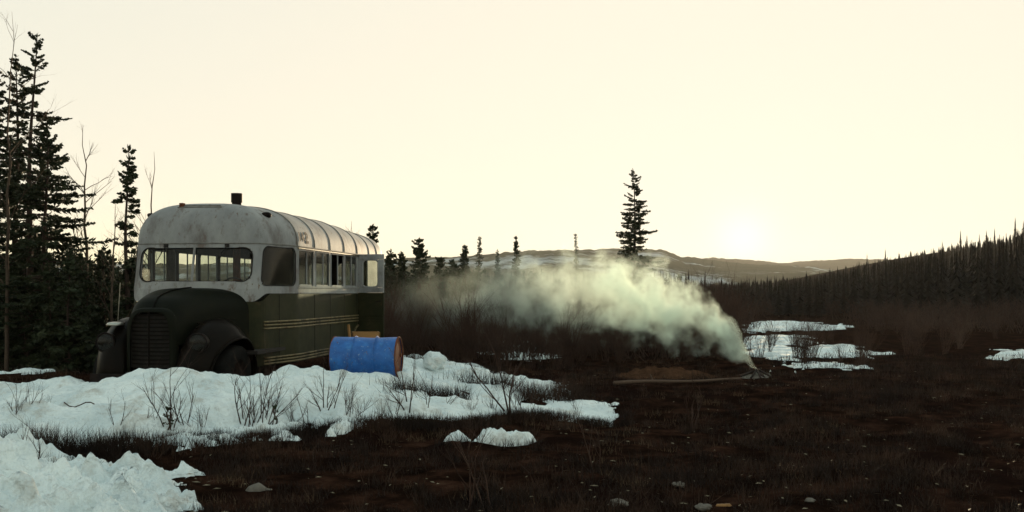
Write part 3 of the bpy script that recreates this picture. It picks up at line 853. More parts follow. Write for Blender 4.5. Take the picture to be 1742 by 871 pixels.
# wheels
def wheel(x, y, sgn, name='wheel', r=.45):
    mb = MB(); mb.lathe([(r * .55, -.11), (r * .86, -.13), (r * .97, -.11), (r, -.05), (r, .05), (r * .97, .11), (r * .86, .13), (r * .55, .11)], 'y', 32, (x, y, .47), cap=False)
    w = mb.build(name, M['tyre'], bus, smooth=True)
    mb = MB(); mb.lathe([(.001, sgn * -.02), (.10, sgn * -.01), (.11, sgn * .05), (.18, sgn * .03), (.23, sgn * .09), (r * .58, sgn * .115)], 'y', 24, (x, y, .47), cap=False); mb.build('rim', M['black_steel'], w, smooth=True)
    return w
for x, y, s_ in ((1.74, .87, 1), (1.74, -.87, -1), (-3.55, 1.02, 1), (-3.55, -1.02, -1)): wheel(x, y, s_)
# arch lip at the rear wheel
for sy, sbase in ((1, sA + ar_x), (-1, sA2 - ar_x)):
    mb = MB(); pts = []
    for k in range(17):
        a = PI * (.02 + .96 * k / 16); s = sbase + ar_r * math.cos(a); p = outl(s, 1, -.01); pts.append((p[0], p[1], ar_z + ar_r * math.sin(a)))
    mb.tube(pts, .02, 6); mb.build('wheel_arch_lip', M['rail'], lower, smooth=True)
# running gear and bumper
mb = MB()
for y in (.42, -.42): mb.box((-1.2, y, .48), (7.2, .08, .14))
for x in (1.74, -3.55): mb.tube([(x, -.9, .47), (x, .9, .47)], .06, 8)
mb.build('chassis_frame', M['black_steel'], bus)
mb = MB(); mb.box((2.62, 0, .50), (.04, 1.5, .14)); mb.box((2.5, .42, .48), (.25, .06, .1)); mb.box((2.5, -.42, .48), (.25, .06, .1))
bmp = mb.build('front_bumper', M['black_steel'], bus)
mb = MB(); mb.box((-1.6, 0, .80), (6.2, 2.3, .05)); mb.build('cabin_floor', M['interior'], bus)
# inside: stove under its pipe, dash, seat, bed and hanging cloth
mb = MB(); mb.lathe([(.24, -.4), (.25, -.39), (.25, .39), (.24, .4)], 'x', 20, (0, .22, 1.25)); mb.tube([(0, .22, 1.45), (0, .22, 2.75)], .06, 10); mb.box((0, .22, 1.0), (.6, .4, .35))
mb.build('barrel_stove', M['rust'], bus)
mb = MB(); mb.box((LF - .15, 0, 1.58), (.25, 1.75, .22)); mb.tube([(.62 + .06 * math.sin(a), .45 + .2 * math.cos(a), 1.72 + .17 * math.sin(a)) for a in np.linspace(0, 2 * PI, 20, endpoint=False)], .014, 5, closed=True); mb.tube([(LF - .2, .45, 1.5), (.66, .45, 1.72)], .02, 6)
mb.build('dashboard', M['interior'], bus)
mb = MB(); mb.box((.15, .45, 1.2), (.42, .45, .14)); mb.box((-.04, .45, 1.55), (.1, .45, .6)); mb.build('driver_seat', M['interior'], bus)
mb = MB(); mb.box((-4.1, -.1, 1.15), (1.0, 1.8, .18)); mb.box((-4.1, -.1, .97), (1.0, 1.8, .3)); mb.build('bed', M['curtain'], bus)
mb = MB()
mb.grid([[(-.35 - .36 * u + .015 * math.sin(u * 22), -1.15 + .02 * math.cos(u * 17), z) for u in np.linspace(0, 1, 14)] for z in (1.72, 2.0, 2.38)])
mb.build('curtain', M['curtain'], bus, smooth=True)

# ------------------------------------------------------------------ blue drum lying on the snow
x, y, z = W(624, 607, 14.5)
drum = empty('oil_drum', (x, y, z), math.radians(-5), 'dented blue steel drum lying on its side on the snow beside the bus', 'drum')
prof = []
L_, R_ = .47, .288
for k in range(61):
    h = -L_ + 2 * L_ * k / 60
    r = R_ + .011 * math.exp(-((abs(h) - .155) / .014) ** 2)
    prof.append((r, h))
mb = MB(); mb.lathe(prof, 'x', 48, cap=False)
b = mb.build('drum_shell', M['drum_blue'], drum, smooth=True)
for v in b.data.vertices:
    c = v.co
    v.co.y += .018 * math.sin(c.x * 5 + 1) * (1 if c.y < 0 else .3); v.co.z += -.012 * math.exp(-((c.x - .1) / .2) ** 2) * (c.z > .15)
for sx in (1, -1):
    mb = MB(); mb.tube([(sx * L_, R_ * math.cos(2 * PI * k / 48), R_ * math.sin(2 * PI * k / 48)) for k in range(48)], .013, 6, closed=True)
    mb.build('drum_rim', M['rust'], drum, smooth=True)
    mb = MB(); mb.lathe([(.001, sx * (L_ - .012)), (.2, sx * (L_ - .012)), (.21, sx * (L_ - .02)), (R_, sx * (L_ - .018))], 'x', 40, cap=False)
    e = mb.build('drum_end', M['rust'], drum, smooth=False)
    mb = MB(); mb.lathe([(.035, sx * (L_ - .015)), (.035, sx * (L_ + .004)), (.001, sx * (L_ + .004))], 'x', 14, (0, .17, .02), cap=False); mb.build('bung', M['rust'], e)
for h in (-.155, .155):
    mb = MB(); mb.tube([(h, (R_ + .010) * math.cos(2 * PI * k / 48), (R_ + .010) * math.sin(2 * PI * k / 48)) for k in range(48)], .007, 5, closed=True)
    mb.build('rolling_hoop', M['drum_blue'], drum, smooth=True)
# plank box behind the drum
x, y, z = W(622, 602, 16.4)
cr = empty('wooden_crate', (x, y, z - .25), math.radians(12), 'low wooden crate of planks showing just above the blue drum', 'crate')
for k in range(4):
    mb = MB(); mb.box((0, -.2, .08 + k * .155), (.44, .02, .14)); mb.build('plank', M['plywood'], cr)
for sx in (-1, 1):
    mb = MB(); mb.box((sx * .21, 0, .31), (.02, .42, .60)); mb.build('end_board', M['plywood'], cr)
mb = MB(); mb.box((0, .2, .31), (.44, .02, .6)); mb.build('back_board', M['plywood'], cr)
mb = MB(); mb.tube([(-.22, -.24, .05), (-.29, -.24, .74)], .022, 4); mb.build('lit_lip_post', M['plywood'], cr)  # leaning yellow post added in place of the sunlit lip of the fender

# ------------------------------------------------------------------ vegetation
rnd = random.Random(11)
def tris_from_segments(segs, n=3):
    """segs: list of (p0, p1, r0, r1) -> numpy prism mesh"""
    S = np.array([[*a, *b, r0, r1] for a, b, r0, r1 in segs], dtype=float)
    p0, p1, r0, r1 = S[:, :3], S[:, 3:6], S[:, 6], S[:, 7]
    t = p1 - p0; t /= np.linalg.norm(t, axis=1, keepdims=True) + 1e-9
    ref = np.where(np.abs(t[:, 2:3]) < .9, np.array([[0, 0, 1.0]]), np.array([[1.0, 0, 0]]))
    a = np.cross(t, ref); a /= np.linalg.norm(a, axis=1, keepdims=True) + 1e-9
    b = np.cross(t, a)
    V, m = [], len(S)
    for p, r in ((p0, r0), (p1, r1)):
        for k in range(n):
            V.append(p + (a * math.cos(2 * PI * k / n) + b * math.sin(2 * PI * k / n)) * r[:, None])
    V = np.stack(V, 1).reshape(-1, 3)
    F = []
    base = np.arange(m)[:, None] * (2 * n)
    for k in range(n):
        l = (k + 1) % n
        F.append(np.concatenate([base + k, base + l, base + n + l, base + n + k], 1))
    return V, np.stack(F, 1).reshape(-1, 4)

def spruce_data(H, R, seed, gap=0.25, needles=1.0, lean=0.0, narrow=1.0, droop=.25, nb=1.0, size=1.0, bare=.06):
    """trunk segments and needle triangles of a spruce with uneven whorls"""
    r = np.random.RandomState(seed)
    segs, tri = [], []
    n = max(8, int(H * 2))
    tp = []
    for k in range(n + 1):
        t = k / n
        tp.append(np.array([lean * t * t + .03 * math.sin(t * 9 + seed), .03 * math.cos(t * 7), H * t]))
    for k in range(n):
        segs.append((tp[k], tp[k + 1], .014 * H * (1 - k / n) + .008, .014 * H * (1 - (k + 1) / n) + .006))
    def trunk(t):
        f = t * n; i = min(int(f), n - 1); return tp[i] + (tp[i + 1] - tp[i]) * (f - i)
    z = bare * H
    side = r.rand() * 6.28
    while z < H * .985:
        t = z / H
        Rm = R * (1 - t) ** .78 * narrow + .06
        if t < .25: Rm *= .55 + 1.8 * t
        mod = 1 + .35 * math.sin(z * 2.1 + seed) * (1 - t)
        cnt = int((3 + r.rand() * 2.6) * nb)
        if r.rand() < gap: cnt = max(1, cnt // 3)
        for b in range(cnt):
            tb = min(.985, t + r.uniform(-.5, .5) * .22 / H * (2.2 if H > 3 else 1)); p0 = trunk(max(.02, tb))
            az = r.rand() * 2 * PI
            L = Rm * mod * (.45 + .65 * r.rand())
            if r.rand() < .12: L *= 1.35
            rise = (.45 if t > .8 else .05) - droop * (1 - t)
            m = 5
            pts = []
            for q in range(m + 1):
                u = q / m
                pts.append(p0 + np.array([math.cos(az) * L * u, math.sin(az) * L * u, L * (rise * u - .18 * u * u + .22 * u ** 3) + r.randn() * .01]))
            for q in range(m): segs.append((pts[q], pts[q + 1], .010 * (1 - q / m) * (L + .3) + .002, .010 * (1 - (q + 1) / m) * (L + .3) + .0015))
            nt_ = int((10 + 60 * L) * needles)
            for q in range(nt_):
                u = .15 + .85 * r.rand() ** .8
                f = u * m; i = min(int(f), m - 1); c = pts[i] + (pts[i + 1] - pts[i]) * (f - i)
                sp = (.05 + .16 * L * (1.15 - u)) * size
                dirv = np.array([math.cos(az), math.sin(az), 0]) * (.3 + .5 * r.rand()) + np.array([-math.sin(az), math.cos(az), 0]) * r.choice([-1, 1]) * (.4 + r.rand()) + np.array([0, 0, r.randn() * .35 - .15])
                dirv /= np.linalg.norm(dirv)
                e = c + dirv * sp * (.6 + .8 * r.rand())
                wv = np.cross(dirv, r.randn(3)); wv /= np.linalg.norm(wv) + 1e-6
                wd = (.018 + .022 * r.rand()) * size
                mid = (c + e) / 2
                tri.append((c, mid + wv * wd, e, mid - wv * wd))
        z += (.06 + .12 * r.rand()) * (1 if H < 3 else min(1.5, H / 5)) * (1 if nb >= .9 else 1.5)
    # leader shoot
    for q in range(int(14 * needles)):
        c = trunk(.93 + .07 * r.rand()); d = r.randn(3) * .5; d[2] = abs(d[2]) + .5; d /= np.linalg.norm(d)
        wv = np.cross(d, r.randn(3)); wv /= np.linalg.norm(wv); e = c + d * .12 * size
        tri.append((c, (c + e) / 2 + wv * .02, e, (c + e) / 2 - wv * .02))
    TV = np.array(tri).reshape(-1, 3)
    TF = np.arange(len(TV)).reshape(-1, 4)
    return segs, TV, TF
def make_mesh(name, V, F, mat, k=4):
    V = np.asarray(V, dtype=np.float32); F = np.asarray(F, dtype=np.int32)
    me = bpy.data.meshes.new(name)
    me.vertices.add(len(V)); me.vertices.foreach_set('co', V.ravel())
    me.loops.add(F.size); me.loops.foreach_set('vertex_index', F.ravel())
    me.polygons.add(len(F)); me.polygons.foreach_set('loop_start', np.arange(0, F.size, k, dtype=np.int32))
    me.update(calc_edges=True); me.materials.append(mat)
    return me
def spruce(name, loc, H, R, seed, label, group=None, rz=0, cat='tree', **kw):
    segs, TV, TF = spruce_data(H, R, seed, **kw)
    t = empty(name, loc, rz, label, cat, group)
    V, F = tris_from_segments(segs, 4)
    link_mesh('trunk', make_mesh('trunk', V, F, M['bark']), None, t)
    link_mesh('crown', make_mesh('crown', TV, TF, M['needle']), None, t)
    return t
def treeloc(px, toppy, d):
    x = (px - PXC) / FPX * d; gz = float(ground_h(x, d))
    return (x, d, gz - .05), (EYE + (HOR - toppy) / FPX * d) - gz + .05

def branching(segs, p, d, L, r, depth, rs, spread=.55, up=.25, k=4, wig=.12, kids=(3, 5)):
    pts = [np.array(p, float)]; dd = np.array(d, float)
    for i in range(k):
        dd = dd + rs.randn(3) * wig; dd[2] += up * .12; dd /= np.linalg.norm(dd)
        pts.append(pts[-1] + dd * L / k)
    for i in range(k): segs.append((pts[i], pts[i + 1], r * (1 - .7 * i / k), r * (1 - .7 * (i + 1) / k)))
    if depth <= 0: return
    for c in range(rs.randint(*kids)):
        u = .25 + .7 * rs.rand(); f = u * k; i = min(int(f), k - 1); q = pts[i] + (pts[i + 1] - pts[i]) * (f - i)
        nd = dd + rs.randn(3) * spread; nd[2] = abs(nd[2]) * .6 + up; nd /= np.linalg.norm(nd)
        branching(segs, q, nd, L * (.35 + .3 * rs.rand()), r * .55 * (1 - u * .5), depth - 1, rs, spread, up, k, wig, kids)
def bare_tree(name, loc, H, seed, label, group=None, mat='bark_pale', lean=0.0, rmul=1.0):
    rs = np.random.RandomState(seed); segs = []; n = 12; pts = []
    for k in range(n + 1): pts.append(np.array([lean * (k / n) ** 1.5 + rs.randn() * .02 * H / 5, rs.randn() * .02, H * k / n]))
    for k in range(n): segs.append((pts[k], pts[k + 1], (.0105 * H * (1 - k / n) + .004) * rmul, (.0105 * H * (1 - (k + 1) / n) + .003) * rmul))
    tr = list(segs); segs = []
    for c in range(int(16)):
        u = .22 + .75 * rs.rand(); f = u * n; i = min(int(f), n - 1); q = pts[i] + (pts[i + 1] - pts[i]) * (f - i)
        az = rs.rand() * 2 * PI; d = np.array([math.cos(az) * .7, math.sin(az) * .7, .9]); d /= np.linalg.norm(d)
        branching(segs, q, d, H * .30 * (1.15 - u), .0042 * H * (1.2 - u) * rmul, 2, rs, .5, .3, 4, .15, (2, 4))
    t = empty(name, loc, 0, label, 'tree', group)
    V, F = tris_from_segments(tr, 5); link_mesh('trunk', make_mesh('trunk', V, F, M[mat]), None, t)
    V, F = tris_from_segments(segs, 3); link_mesh('branches', make_mesh('branches', V, F, M[mat]), None, t)
    return t

# --- left stand
loc, H = treeloc(48, 58, 21); spruce('spruce_tree', loc, H, 1.6, 5, 'tallest ragged spruce at the left, crown against the pale sky', gap=.35, lean=.15, needles=2.0, size=.8, nb=1.3, droop=.4)
loc, H = treeloc(28, 95, 22.5); spruce('spruce_tree', loc, H, 1.45, 8, 'tall dark spruce standing close behind and left of the tallest one', gap=.3, needles=2.0, size=.8, nb=1.3, droop=.4)
loc, H = treeloc(78, 205, 20); spruce('spruce_tree', loc, H, 1.7, 19, 'spruce with long level boughs in front of the tallest spruce', gap=.35, needles=2.0, size=.8, nb=1.3, droop=.15)
loc, H = treeloc(-8, 130, 22); spruce('spruce_tree', loc, H, 1.5, 29, 'dark spruce cut by the left edge of the photo', gap=.3, needles=1.3, size=1.2)
loc, H = treeloc(12, 20, 19.5); bare_tree('bare_tree', loc, H, 31, 'slender leafless tree rising highest at the far left edge', lean=.1, rmul=.6)
loc, H = treeloc(150, 212, 22); bare_tree('bare_tree', loc, H, 33, 'leafless poplar standing in the gap between the left spruces and the narrow spruce', lean=-.1)
loc, H = treeloc(252, 258, 24); bare_tree('bare_tree', loc, H, 36, 'leafless tree rising behind the front left corner of the bus roof', lean=.15)
loc, H = treeloc(216, 252, 21); spruce('spruce_tree', loc, H, .62, 43, 'narrow spruce with a ragged crown just left of the bus', gap=.45, needles=1.1, size=1.25)
loc, H = treeloc(188, 340, 20); bare_tree('bare_tree', loc, H, 35, 'low leafless tree between the poplar and the narrow spruce', lean=.1)
# dense dark undergrowth stand left and behind the bus: shared proto meshes
protos = []
for i, (H, R, kw) in enumerate([(3.2, .75, dict(nb=1.3)), (2.6, .7, dict(nb=1.3)), (4.0, .8, dict(nb=1.2)), (3.4, .5, dict(nb=1.0, gap=.4))]):
    segs, TV, TF = spruce_data(H, R, 100 + i, needles=.95, size=1.5, **kw)
    V, F = tris_from_segments(segs, 3)
    protos.append((make_mesh('trunk', V, F, M['bark']), make_mesh('crown', TV, TF, M['needle']), H))
def proto_tree(i, loc, H, label, group, rz, name='young_spruce'):
    tm, cm, h0 = protos[i]
    t = empty(name, loc, rz, label, 'tree', group)
    t.scale = (H / h0 * .95,) * 2 + (H / h0,)
    for nm, me in (('trunk', tm), ('crown', cm)):
        o = bpy.data.objects.new(nm, me); COL.objects.link(o); o.parent = t
    return t
rnd = random.Random(5)
for k in range(56):
    px = rnd.uniform(-60, 245); d = rnd.uniform(19, 32)
    top = rnd.uniform(425, 470) - (25 if rnd.random() < .15 else 0)
    if d < 21 and px > 150: d += 4
    loc, H = treeloc(px, top, d)
    proto_tree(rnd.randrange(4), loc, H, 'young dark spruce in the dense stand left of the bus', 'young spruces in the stand left of the bus', rnd.uniform(0, 6))
# right of the bus
feat = [(632, 384, 34, .55, 'spruce whose tip shows just past the rear end of the bus roof'),
        (664, 428, 36, .6, 'spruce nearest the open bus door, its point above the skyline'),
        (683, 432, 38, .5, 'thin spruce second from the open bus door'),
        (714, 408, 36, .75, 'broadest pointed dark spruce between the open bus door and the smoke'),
        (750, 440, 40, .7, 'squat spruce right of the broadest one behind the blue drum'),
        (770, 444, 42, .6, 'spruce where the smoke begins to thin over the dark trees'),
        (790, 418, 48, .6, 'spruce half veiled by the left end of the smoke'),
        (815, 402, 52, .25, 'very thin bare-stemmed spruce veiled by smoke'),
        (846, 425, 55, .25, 'faint thin spire between two taller ones above the smoke'),
        (878, 403, 55, .35, 'spruce with a knobbly tip standing above the left part of the smoke'),
        (980, 398, 60, .25, 'lone thin dead spire rising above the hill left of the big spruce')]
for i, (px, top, d, R, lab) in enumerate(feat):
    loc, H = treeloc(px, top, d)
    spruce('spruce_tree', loc, H, R * 1.15, 200 + i, lab, needles=2.0 if R > .3 else .8, size=1.15 if R > .3 else .9, gap=.15, nb=1.6)
loc, H = treeloc(598, 376, 30); bare_tree('bare_tree', loc, H, 61, 'leafless treetop peeping over the middle of the bus roof', mat='twig', rmul=1.3)
loc, H = treeloc(1080, 288, 58)
spruce('spruce_tree', loc, H, 2.0, 77, 'tall lone spruce standing above the smoke in the middle', gap=.2, needles=1.5, size=1.3, nb=1.6, lean=-.05)
for k in range(46):
    px = rnd.uniform(650, 1010) if k < 34 else rnd.uniform(1010, 1180); d = rnd.uniform(38, 70)
    top = rnd.uniform(452, 480) + max(0, (px - 800)) * .04
    loc, H = treeloc(px, top, d)
    proto_tree(rnd.randrange(4), loc, H, 'small dark spruce in the tree line behind the smoke', 'small spruces behind the smoke', rnd.uniform(0, 6))

for k in range(48):
    px = rnd.uniform(655, 800) if k < 34 else rnd.uniform(800, 960); d = rnd.uniform(33, 46)
    loc, H = treeloc(px, rnd.uniform(448, 500) + max(0, px - 790) * .12, d)
    proto_tree(rnd.randrange(4), loc, H, 'young dark spruce in the black stand between the bus door and the smoke', 'young spruces right of the bus door', rnd.uniform(0, 6))
# far forest (low poly spruces)
def far_spruce(seed, H=5.0, R=.95):
    r = np.random.RandomState(seed); V, F = [], []
    z = .12 * H
    while z < H * .97:
        t = z / H; Rm = R * (1 - t) ** 1.0 + .03
        for b in range(7):
            az = r.rand() * 6.28; L = Rm * (.5 + .6 * r.rand()); c, s = math.cos(az), math.sin(az)
            w = (.10 + .12 * r.rand()) * (1.15 - t); n = len(V)
            V += [(0, 0, z + .22), (c * L * .6 - s * w, s * L * .6 + c * w, z - .05), (c * L, s * L, z - .12 - .1 * r.rand()), (c * L * .6 + s * w, s * L * .6 - c * w, z - .07)]
            F.append((n, n + 1, n + 2, n + 3))
        z += .15 * H / 5
    n = len(V)
    V += [(.06, 0, 0), (-.03, .05, 0), (-.03, -.05, 0), (0, 0, H)]
    F += [(n, n + 1, n + 3, n + 3), (n + 1, n + 2, n + 3, n + 3), (n + 2, n, n + 3, n + 3)]
    return np.array(V, float), F
def clean(F):
    quads = [f for f in F if len(set(f)) == 4]; return quads
farp = []
for i in range(5):
    V, F = far_spruce(300 + i, R=[.85, .7, 1.0, .6, .8][i])
    n = len(V); V = np.concatenate([V, [(.06, .06, 0), (-.06, -.06, 0), (-.01, -.01, 5.15), (.01, .01, 5.15), (.06, -.06, 0), (-.06, .06, 0), (-.01, .01, 5.15), (.01, -.01, 5.15)]])
    Q = clean(F)
    TQ = [(n, n + 1, n + 2, n + 3), (n + 4, n + 5, n + 6, n + 7)]
    farp.append((V, np.array(Q), np.array(TQ)))
far_me = []
for V, Q, TQ in farp:
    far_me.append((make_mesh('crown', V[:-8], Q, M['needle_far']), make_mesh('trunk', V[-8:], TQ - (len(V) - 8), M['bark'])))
def far_tree(i, loc, H, label, group, name='spruce_tree', wid=1.0):
    t = empty(name, loc, rnd.uniform(0, 6), label, 'tree', group)
    t.scale = ((.62 + H * .09) * wid,) * 2 + (H / 5,)
    for nm, me in (('crown', far_me[i][0]), ('trunk', far_me[i][1])):
        o = bpy.data.objects.new(nm, me); COL.objects.link(o); o.parent = t
# skyline individuals on the right slope
sky_feat = [(1506, 424, 230, 'short spire at the low left end of the right hillside skyline'), (1475, 432, 230, 'leftmost small spire on the right hillside skyline'),
            (1529, 430, 235, 'small spire just right of the short one on the low hillside'), (1603, 410, 240, 'slim spire left of the twin spires on the hillside'),
            (1634, 392, 240, 'taller of the twin spires halfway up the right hillside'), (1645, 400, 240, 'shorter of the twin spires halfway up the right hillside'),
            (1666, 398, 245, 'thin faint spire right of the twin spires'), (1678, 392, 245, 'bushy spire between the twin spires and the top of the hill'),
            (1692, 388, 250, 'small spire below the top right of the hillside'), (1727, 370, 250, 'tallest spire at the top right of the hillside'), (1741, 376, 250, 'spire cut by the right edge of the photo')]
for i, (px, top, d, lab) in enumerate(sky_feat):
    loc, H = treeloc(px, top, d); far_tree(i % 5, loc, max(3, H), lab, None, wid=.95)
def slope_top(px):
    return float(np.interp(px, [1150, 1200, 1300, 1400, 1470, 1550, 1620, 1680, 1742, 1800], [482, 482, 476, 466, 450, 438, 425, 408, 392, 380]))
cnt = 0; stuffV, stuffF, off = [], [], 0
for k in range(2600):
    px = rnd.uniform(1140, 1790) if k > 150 else rnd.uniform(640, 1200)
    d = rnd.uniform(62, 300) ** 1.0
    tp = slope_top(px) + rnd.expovariate(1 / 11.0) + (0 if rnd.random() < .9 else -7)
    if k <= 150: tp = rnd.uniform(458, 480); d = rnd.uniform(90, 200)
    loc, H = treeloc(px, tp, d)
    if H > 6.5: H = rnd.uniform(4.5, 6.5)
    if H < 1.4: H = 1.4 + rnd.random()
    i = rnd.randrange(5)
    if cnt < 200 and k % 6 == 0:
        far_tree(i, loc, H, 'small spruce in the dark forest covering the right hillside' if k > 150 else 'small far spruce on the valley floor beyond the smoke',
                 'spruces on the right hillside' if k > 150 else 'far spruces on the valley floor'); cnt += 1
    else:
        V, Q, TQ = farp[i]; a = rnd.uniform(0, 6); c, s = math.cos(a), math.sin(a); f = H / 5
        w_ = .62 + H * .09; X = (V[:, 0] * c - V[:, 1] * s) * w_ + loc[0]; Y = (V[:, 0] * s + V[:, 1] * c) * w_ + loc[1]; Z = V[:, 2] * f + loc[2]
        stuffV.append(np.stack([X, Y, Z], -1)); stuffF.append(np.concatenate([Q, TQ]) + off); off += len(V)
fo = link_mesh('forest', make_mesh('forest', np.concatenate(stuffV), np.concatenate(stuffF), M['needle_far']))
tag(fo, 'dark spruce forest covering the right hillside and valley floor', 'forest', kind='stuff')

# --- shrubs
def shrub_mesh(seed, stems, H, spread, r0, depth=2, name='stems'):
    rs = np.random.RandomState(seed); segs = []
    for s in range(stems):
        az = rs.rand() * 2 * PI; k = rs.rand() * spread
        d = np.array([math.cos(az) * k, math.sin(az) * k, 1.0]); d /= np.linalg.norm(d)
        branching(segs, (rs.randn() * .05 * H, rs.randn() * .05 * H, -.03), d, H * (.55 + .45 * rs.rand()), r0, depth, rs, .35, .35, 5, .09, (3, 6))
    V, F = tris_from_segments(segs, 3)
    return make_mesh(name, V, F, M['twig'])
near_sh = [shrub_mesh(400 + i, [5, 3, 8, 2, 6][i], 1.0, [.5, .35, .6, .3, .8][i], .012 * [1, 1.2, .8, 1.3, .8][i]) for i in range(5)]
mid_sh = [shrub_mesh(420 + i, 16, 1.0, .55, .0075, 2) for i in range(4)]
def shrub(me, loc, H, label, group, name='willow_shrub', tilt=0.0, rz=None, cat='shrub'):
    o = bpy.data.objects.new(name, me); COL.objects.link(o)
    o.location = loc; o.scale = (H, H, H); o.rotation_euler = (0, tilt, rnd.uniform(0, 6) if rz is None else rz)
    return tag(o, label, cat, group)
SH = [(33, 728, 75, 0, .12, 'dark leafless shrub on the snow at the far left'), (52, 722, 60, 1, .3, 'leaning bare stem right of the far left shrub'),
      (80, 715, 35, 3, 0, 'short thin twig above the near snow bank'), (203, 738, 60, 1, .1, 'pair of thin twigs in front of the bent stick'),
      (258, 738, 62, 3, 0, 'single straight thin twig left of the large twiggy shrub'), (287, 742, 105, 0, 0, 'large twiggy shrub under the bus hood, dark clump at its foot'),
      (310, 738, 88, 1, .15, 'forked bare stem right of the large twiggy shrub'), (345, 738, 55, 4, .2, 'low spreading twigs right of the forked stem'),
      (416, 733, 95, 1, -.1, 'upright bare stems below the front wheel'), (432, 732, 85, 0, .05, 'bare shrub between the upright stems and the leaning stems'),
      (448, 735, 110, 2, .3, 'long stems leaning right below the bus side'), (497, 726, 45, 4, 0, 'low tangled twigs in the snow edge below the bus side'),
      (520, 722, 50, 3, 0, 'thin twig in the gap left of the twin dark stems'), (546, 712, 85, 1, -.08, 'left one of the twin dark stems below the blue drum'),
      (564, 709, 72, 3, .0, 'right one of the twin dark stems below the blue drum'), (590, 716, 70, 4, .3, 'pale thin twigs leaning right below the blue drum'),
      (612, 716, 45, 4, .1, 'fine grassy twigs at the snow edge under the drum'), (648, 716, 38, 2, 0, 'short dense twigs under the right end of the drum'),
      (675, 714, 55, 1, -.2, 'bare twig leaning left, right of the drum'), (691, 708, 95, 1, .15, 'tall forked stem right of the blue drum'),
      (724, 702, 62, 1, .1, 'thin forked twig below the snow chunk'), (752, 702, 50, 3, .5, 'twig leaning far right below the snow chunk'),
      (872, 703, 125, 1, -.35, 'tall stem leaning left over the right part of the snow bank'), (880, 700, 60, 2, .2, 'dense low shrub at the foot of the tall leaning stem'),
      (905, 693, 55, 4, .2, 'fine shrub at the edge right of the tall leaning stem'), (945, 692, 45, 3, 0, 'small twig near the right tip of the snow bank'),
      (840, 704, 40, 2, .0, 'short shrub left of the tall leaning stem'), (800, 708, 35, 4, 0, 'low twigs above the lone snow patch'),
      (60, 818, 100, 1, .45, 'dark stem leaning right on the near snow bank'), (15, 812, 75, 4, .4, 'twigs at the left edge of the near snow bank'),
      (812, 748, 50, 1, .3, 'crossed stems in front of the peak of the lone snow patch'), (832, 750, 45, 1, -.35, 'crossed thin stems beside the peak of the lone snow patch'),
      (792, 868, 130, 3, .05, 'thin stem in the bare foreground left of the middle'), (825, 860, 110, 3, .1, 'thin stem in the bare foreground below the lone snow patch'),
      (238, 874, 38, 0, 0, 'stubby sprout on the near snow bank at the bottom edge'), (207, 872, 30, 3, 0, 'tiny sprout left of the stubby one at the bottom edge'),
      (1010, 800, 95, 3, 0, 'lone thin twig on the dark open ground'), (1180, 730, 80, 1, 0, 'faint twigs on the dark ground in front of the log')]
for px, py, hp, mi, tilt, lab in SH:
    x, y, z = site(px, py, hi=20)
    shrub(near_sh[mi], (x, y, z), hp * y / FPX / .85, lab, None, tilt=tilt)
# small dark spruce seedling and others in the snow
for px, py, hp, lab in ((468, 736, 48, 'tiny dark spruce seedling among the leaning stems'), (286, 744, 52, 'tiny spruce seedling at the foot of the large twiggy shrub'), (790, 590, 60, 'small young spruce in the brush beyond the snow bank'), (962, 592, 68, 'small bushy spruce in the brush in front of the smoke')):
    x, y, z = site(px, py, hi=36); H = hp * y / FPX
    spruce('spruce_seedling' if H < .5 else 'young_spruce', (x, y, z - .02), H, H * .26, int(px), lab, needles=.5 if H < .5 else 1, size=.45 if H < .5 else 1.0, nb=1.0, bare=.02)
# mid-ground willow thicket
gl = 'bare red-brown willow in the thicket beyond the snow bank'
n_sh = 0
for k in range(285):
    px = rnd.uniform(640, 1260); d = rnd.uniform(20.5, 40) ** 1.0
    if px > 1000 and d < 23: continue
    x = (px - PXC) / FPX * d
    if d < 22.5 and -3.5 < x < -1.2: continue
    H = rnd.uniform(.9, 1.9) * (1 if d > 25 else .6)
    shrub(rnd.choice(mid_sh), (x, d, float(ground_h(x, d))), H, gl, 'willows in the thicket beyond the snow bank')
for k in range(45):
    px = rnd.uniform(1290, 1742); d = rnd.uniform(22, 44)
    if 1300 < px < 1440 and d > 33: d = rnd.uniform(22, 31)
    x = (px - PXC) / FPX * d
    shrub(rnd.choice(mid_sh), (x, d, float(ground_h(x, d))), rnd.uniform(.5, 1.05), 'bare willow on the river flat right of the fire', 'willows on the river flat right of the fire')
for px, py, hp, lab in ((886, 600, 105, 'tall dark bare stems in the thicket left of the smoke plume'), (870, 596, 90, 'thinner bare stem beside the tall dark stems in the thicket'), (1372, 620, 62, 'bushy bare willow spreading behind the fire at the right'), (1462, 622, 60, 'wide bare willow on the river flat, right of the bushy one')):
    x, y, z = site(px, py, hi=36); shrub(mid_sh[1] if px > 1000 else near_sh[1], (x, y, z), hp * y / FPX / .85, lab, None)
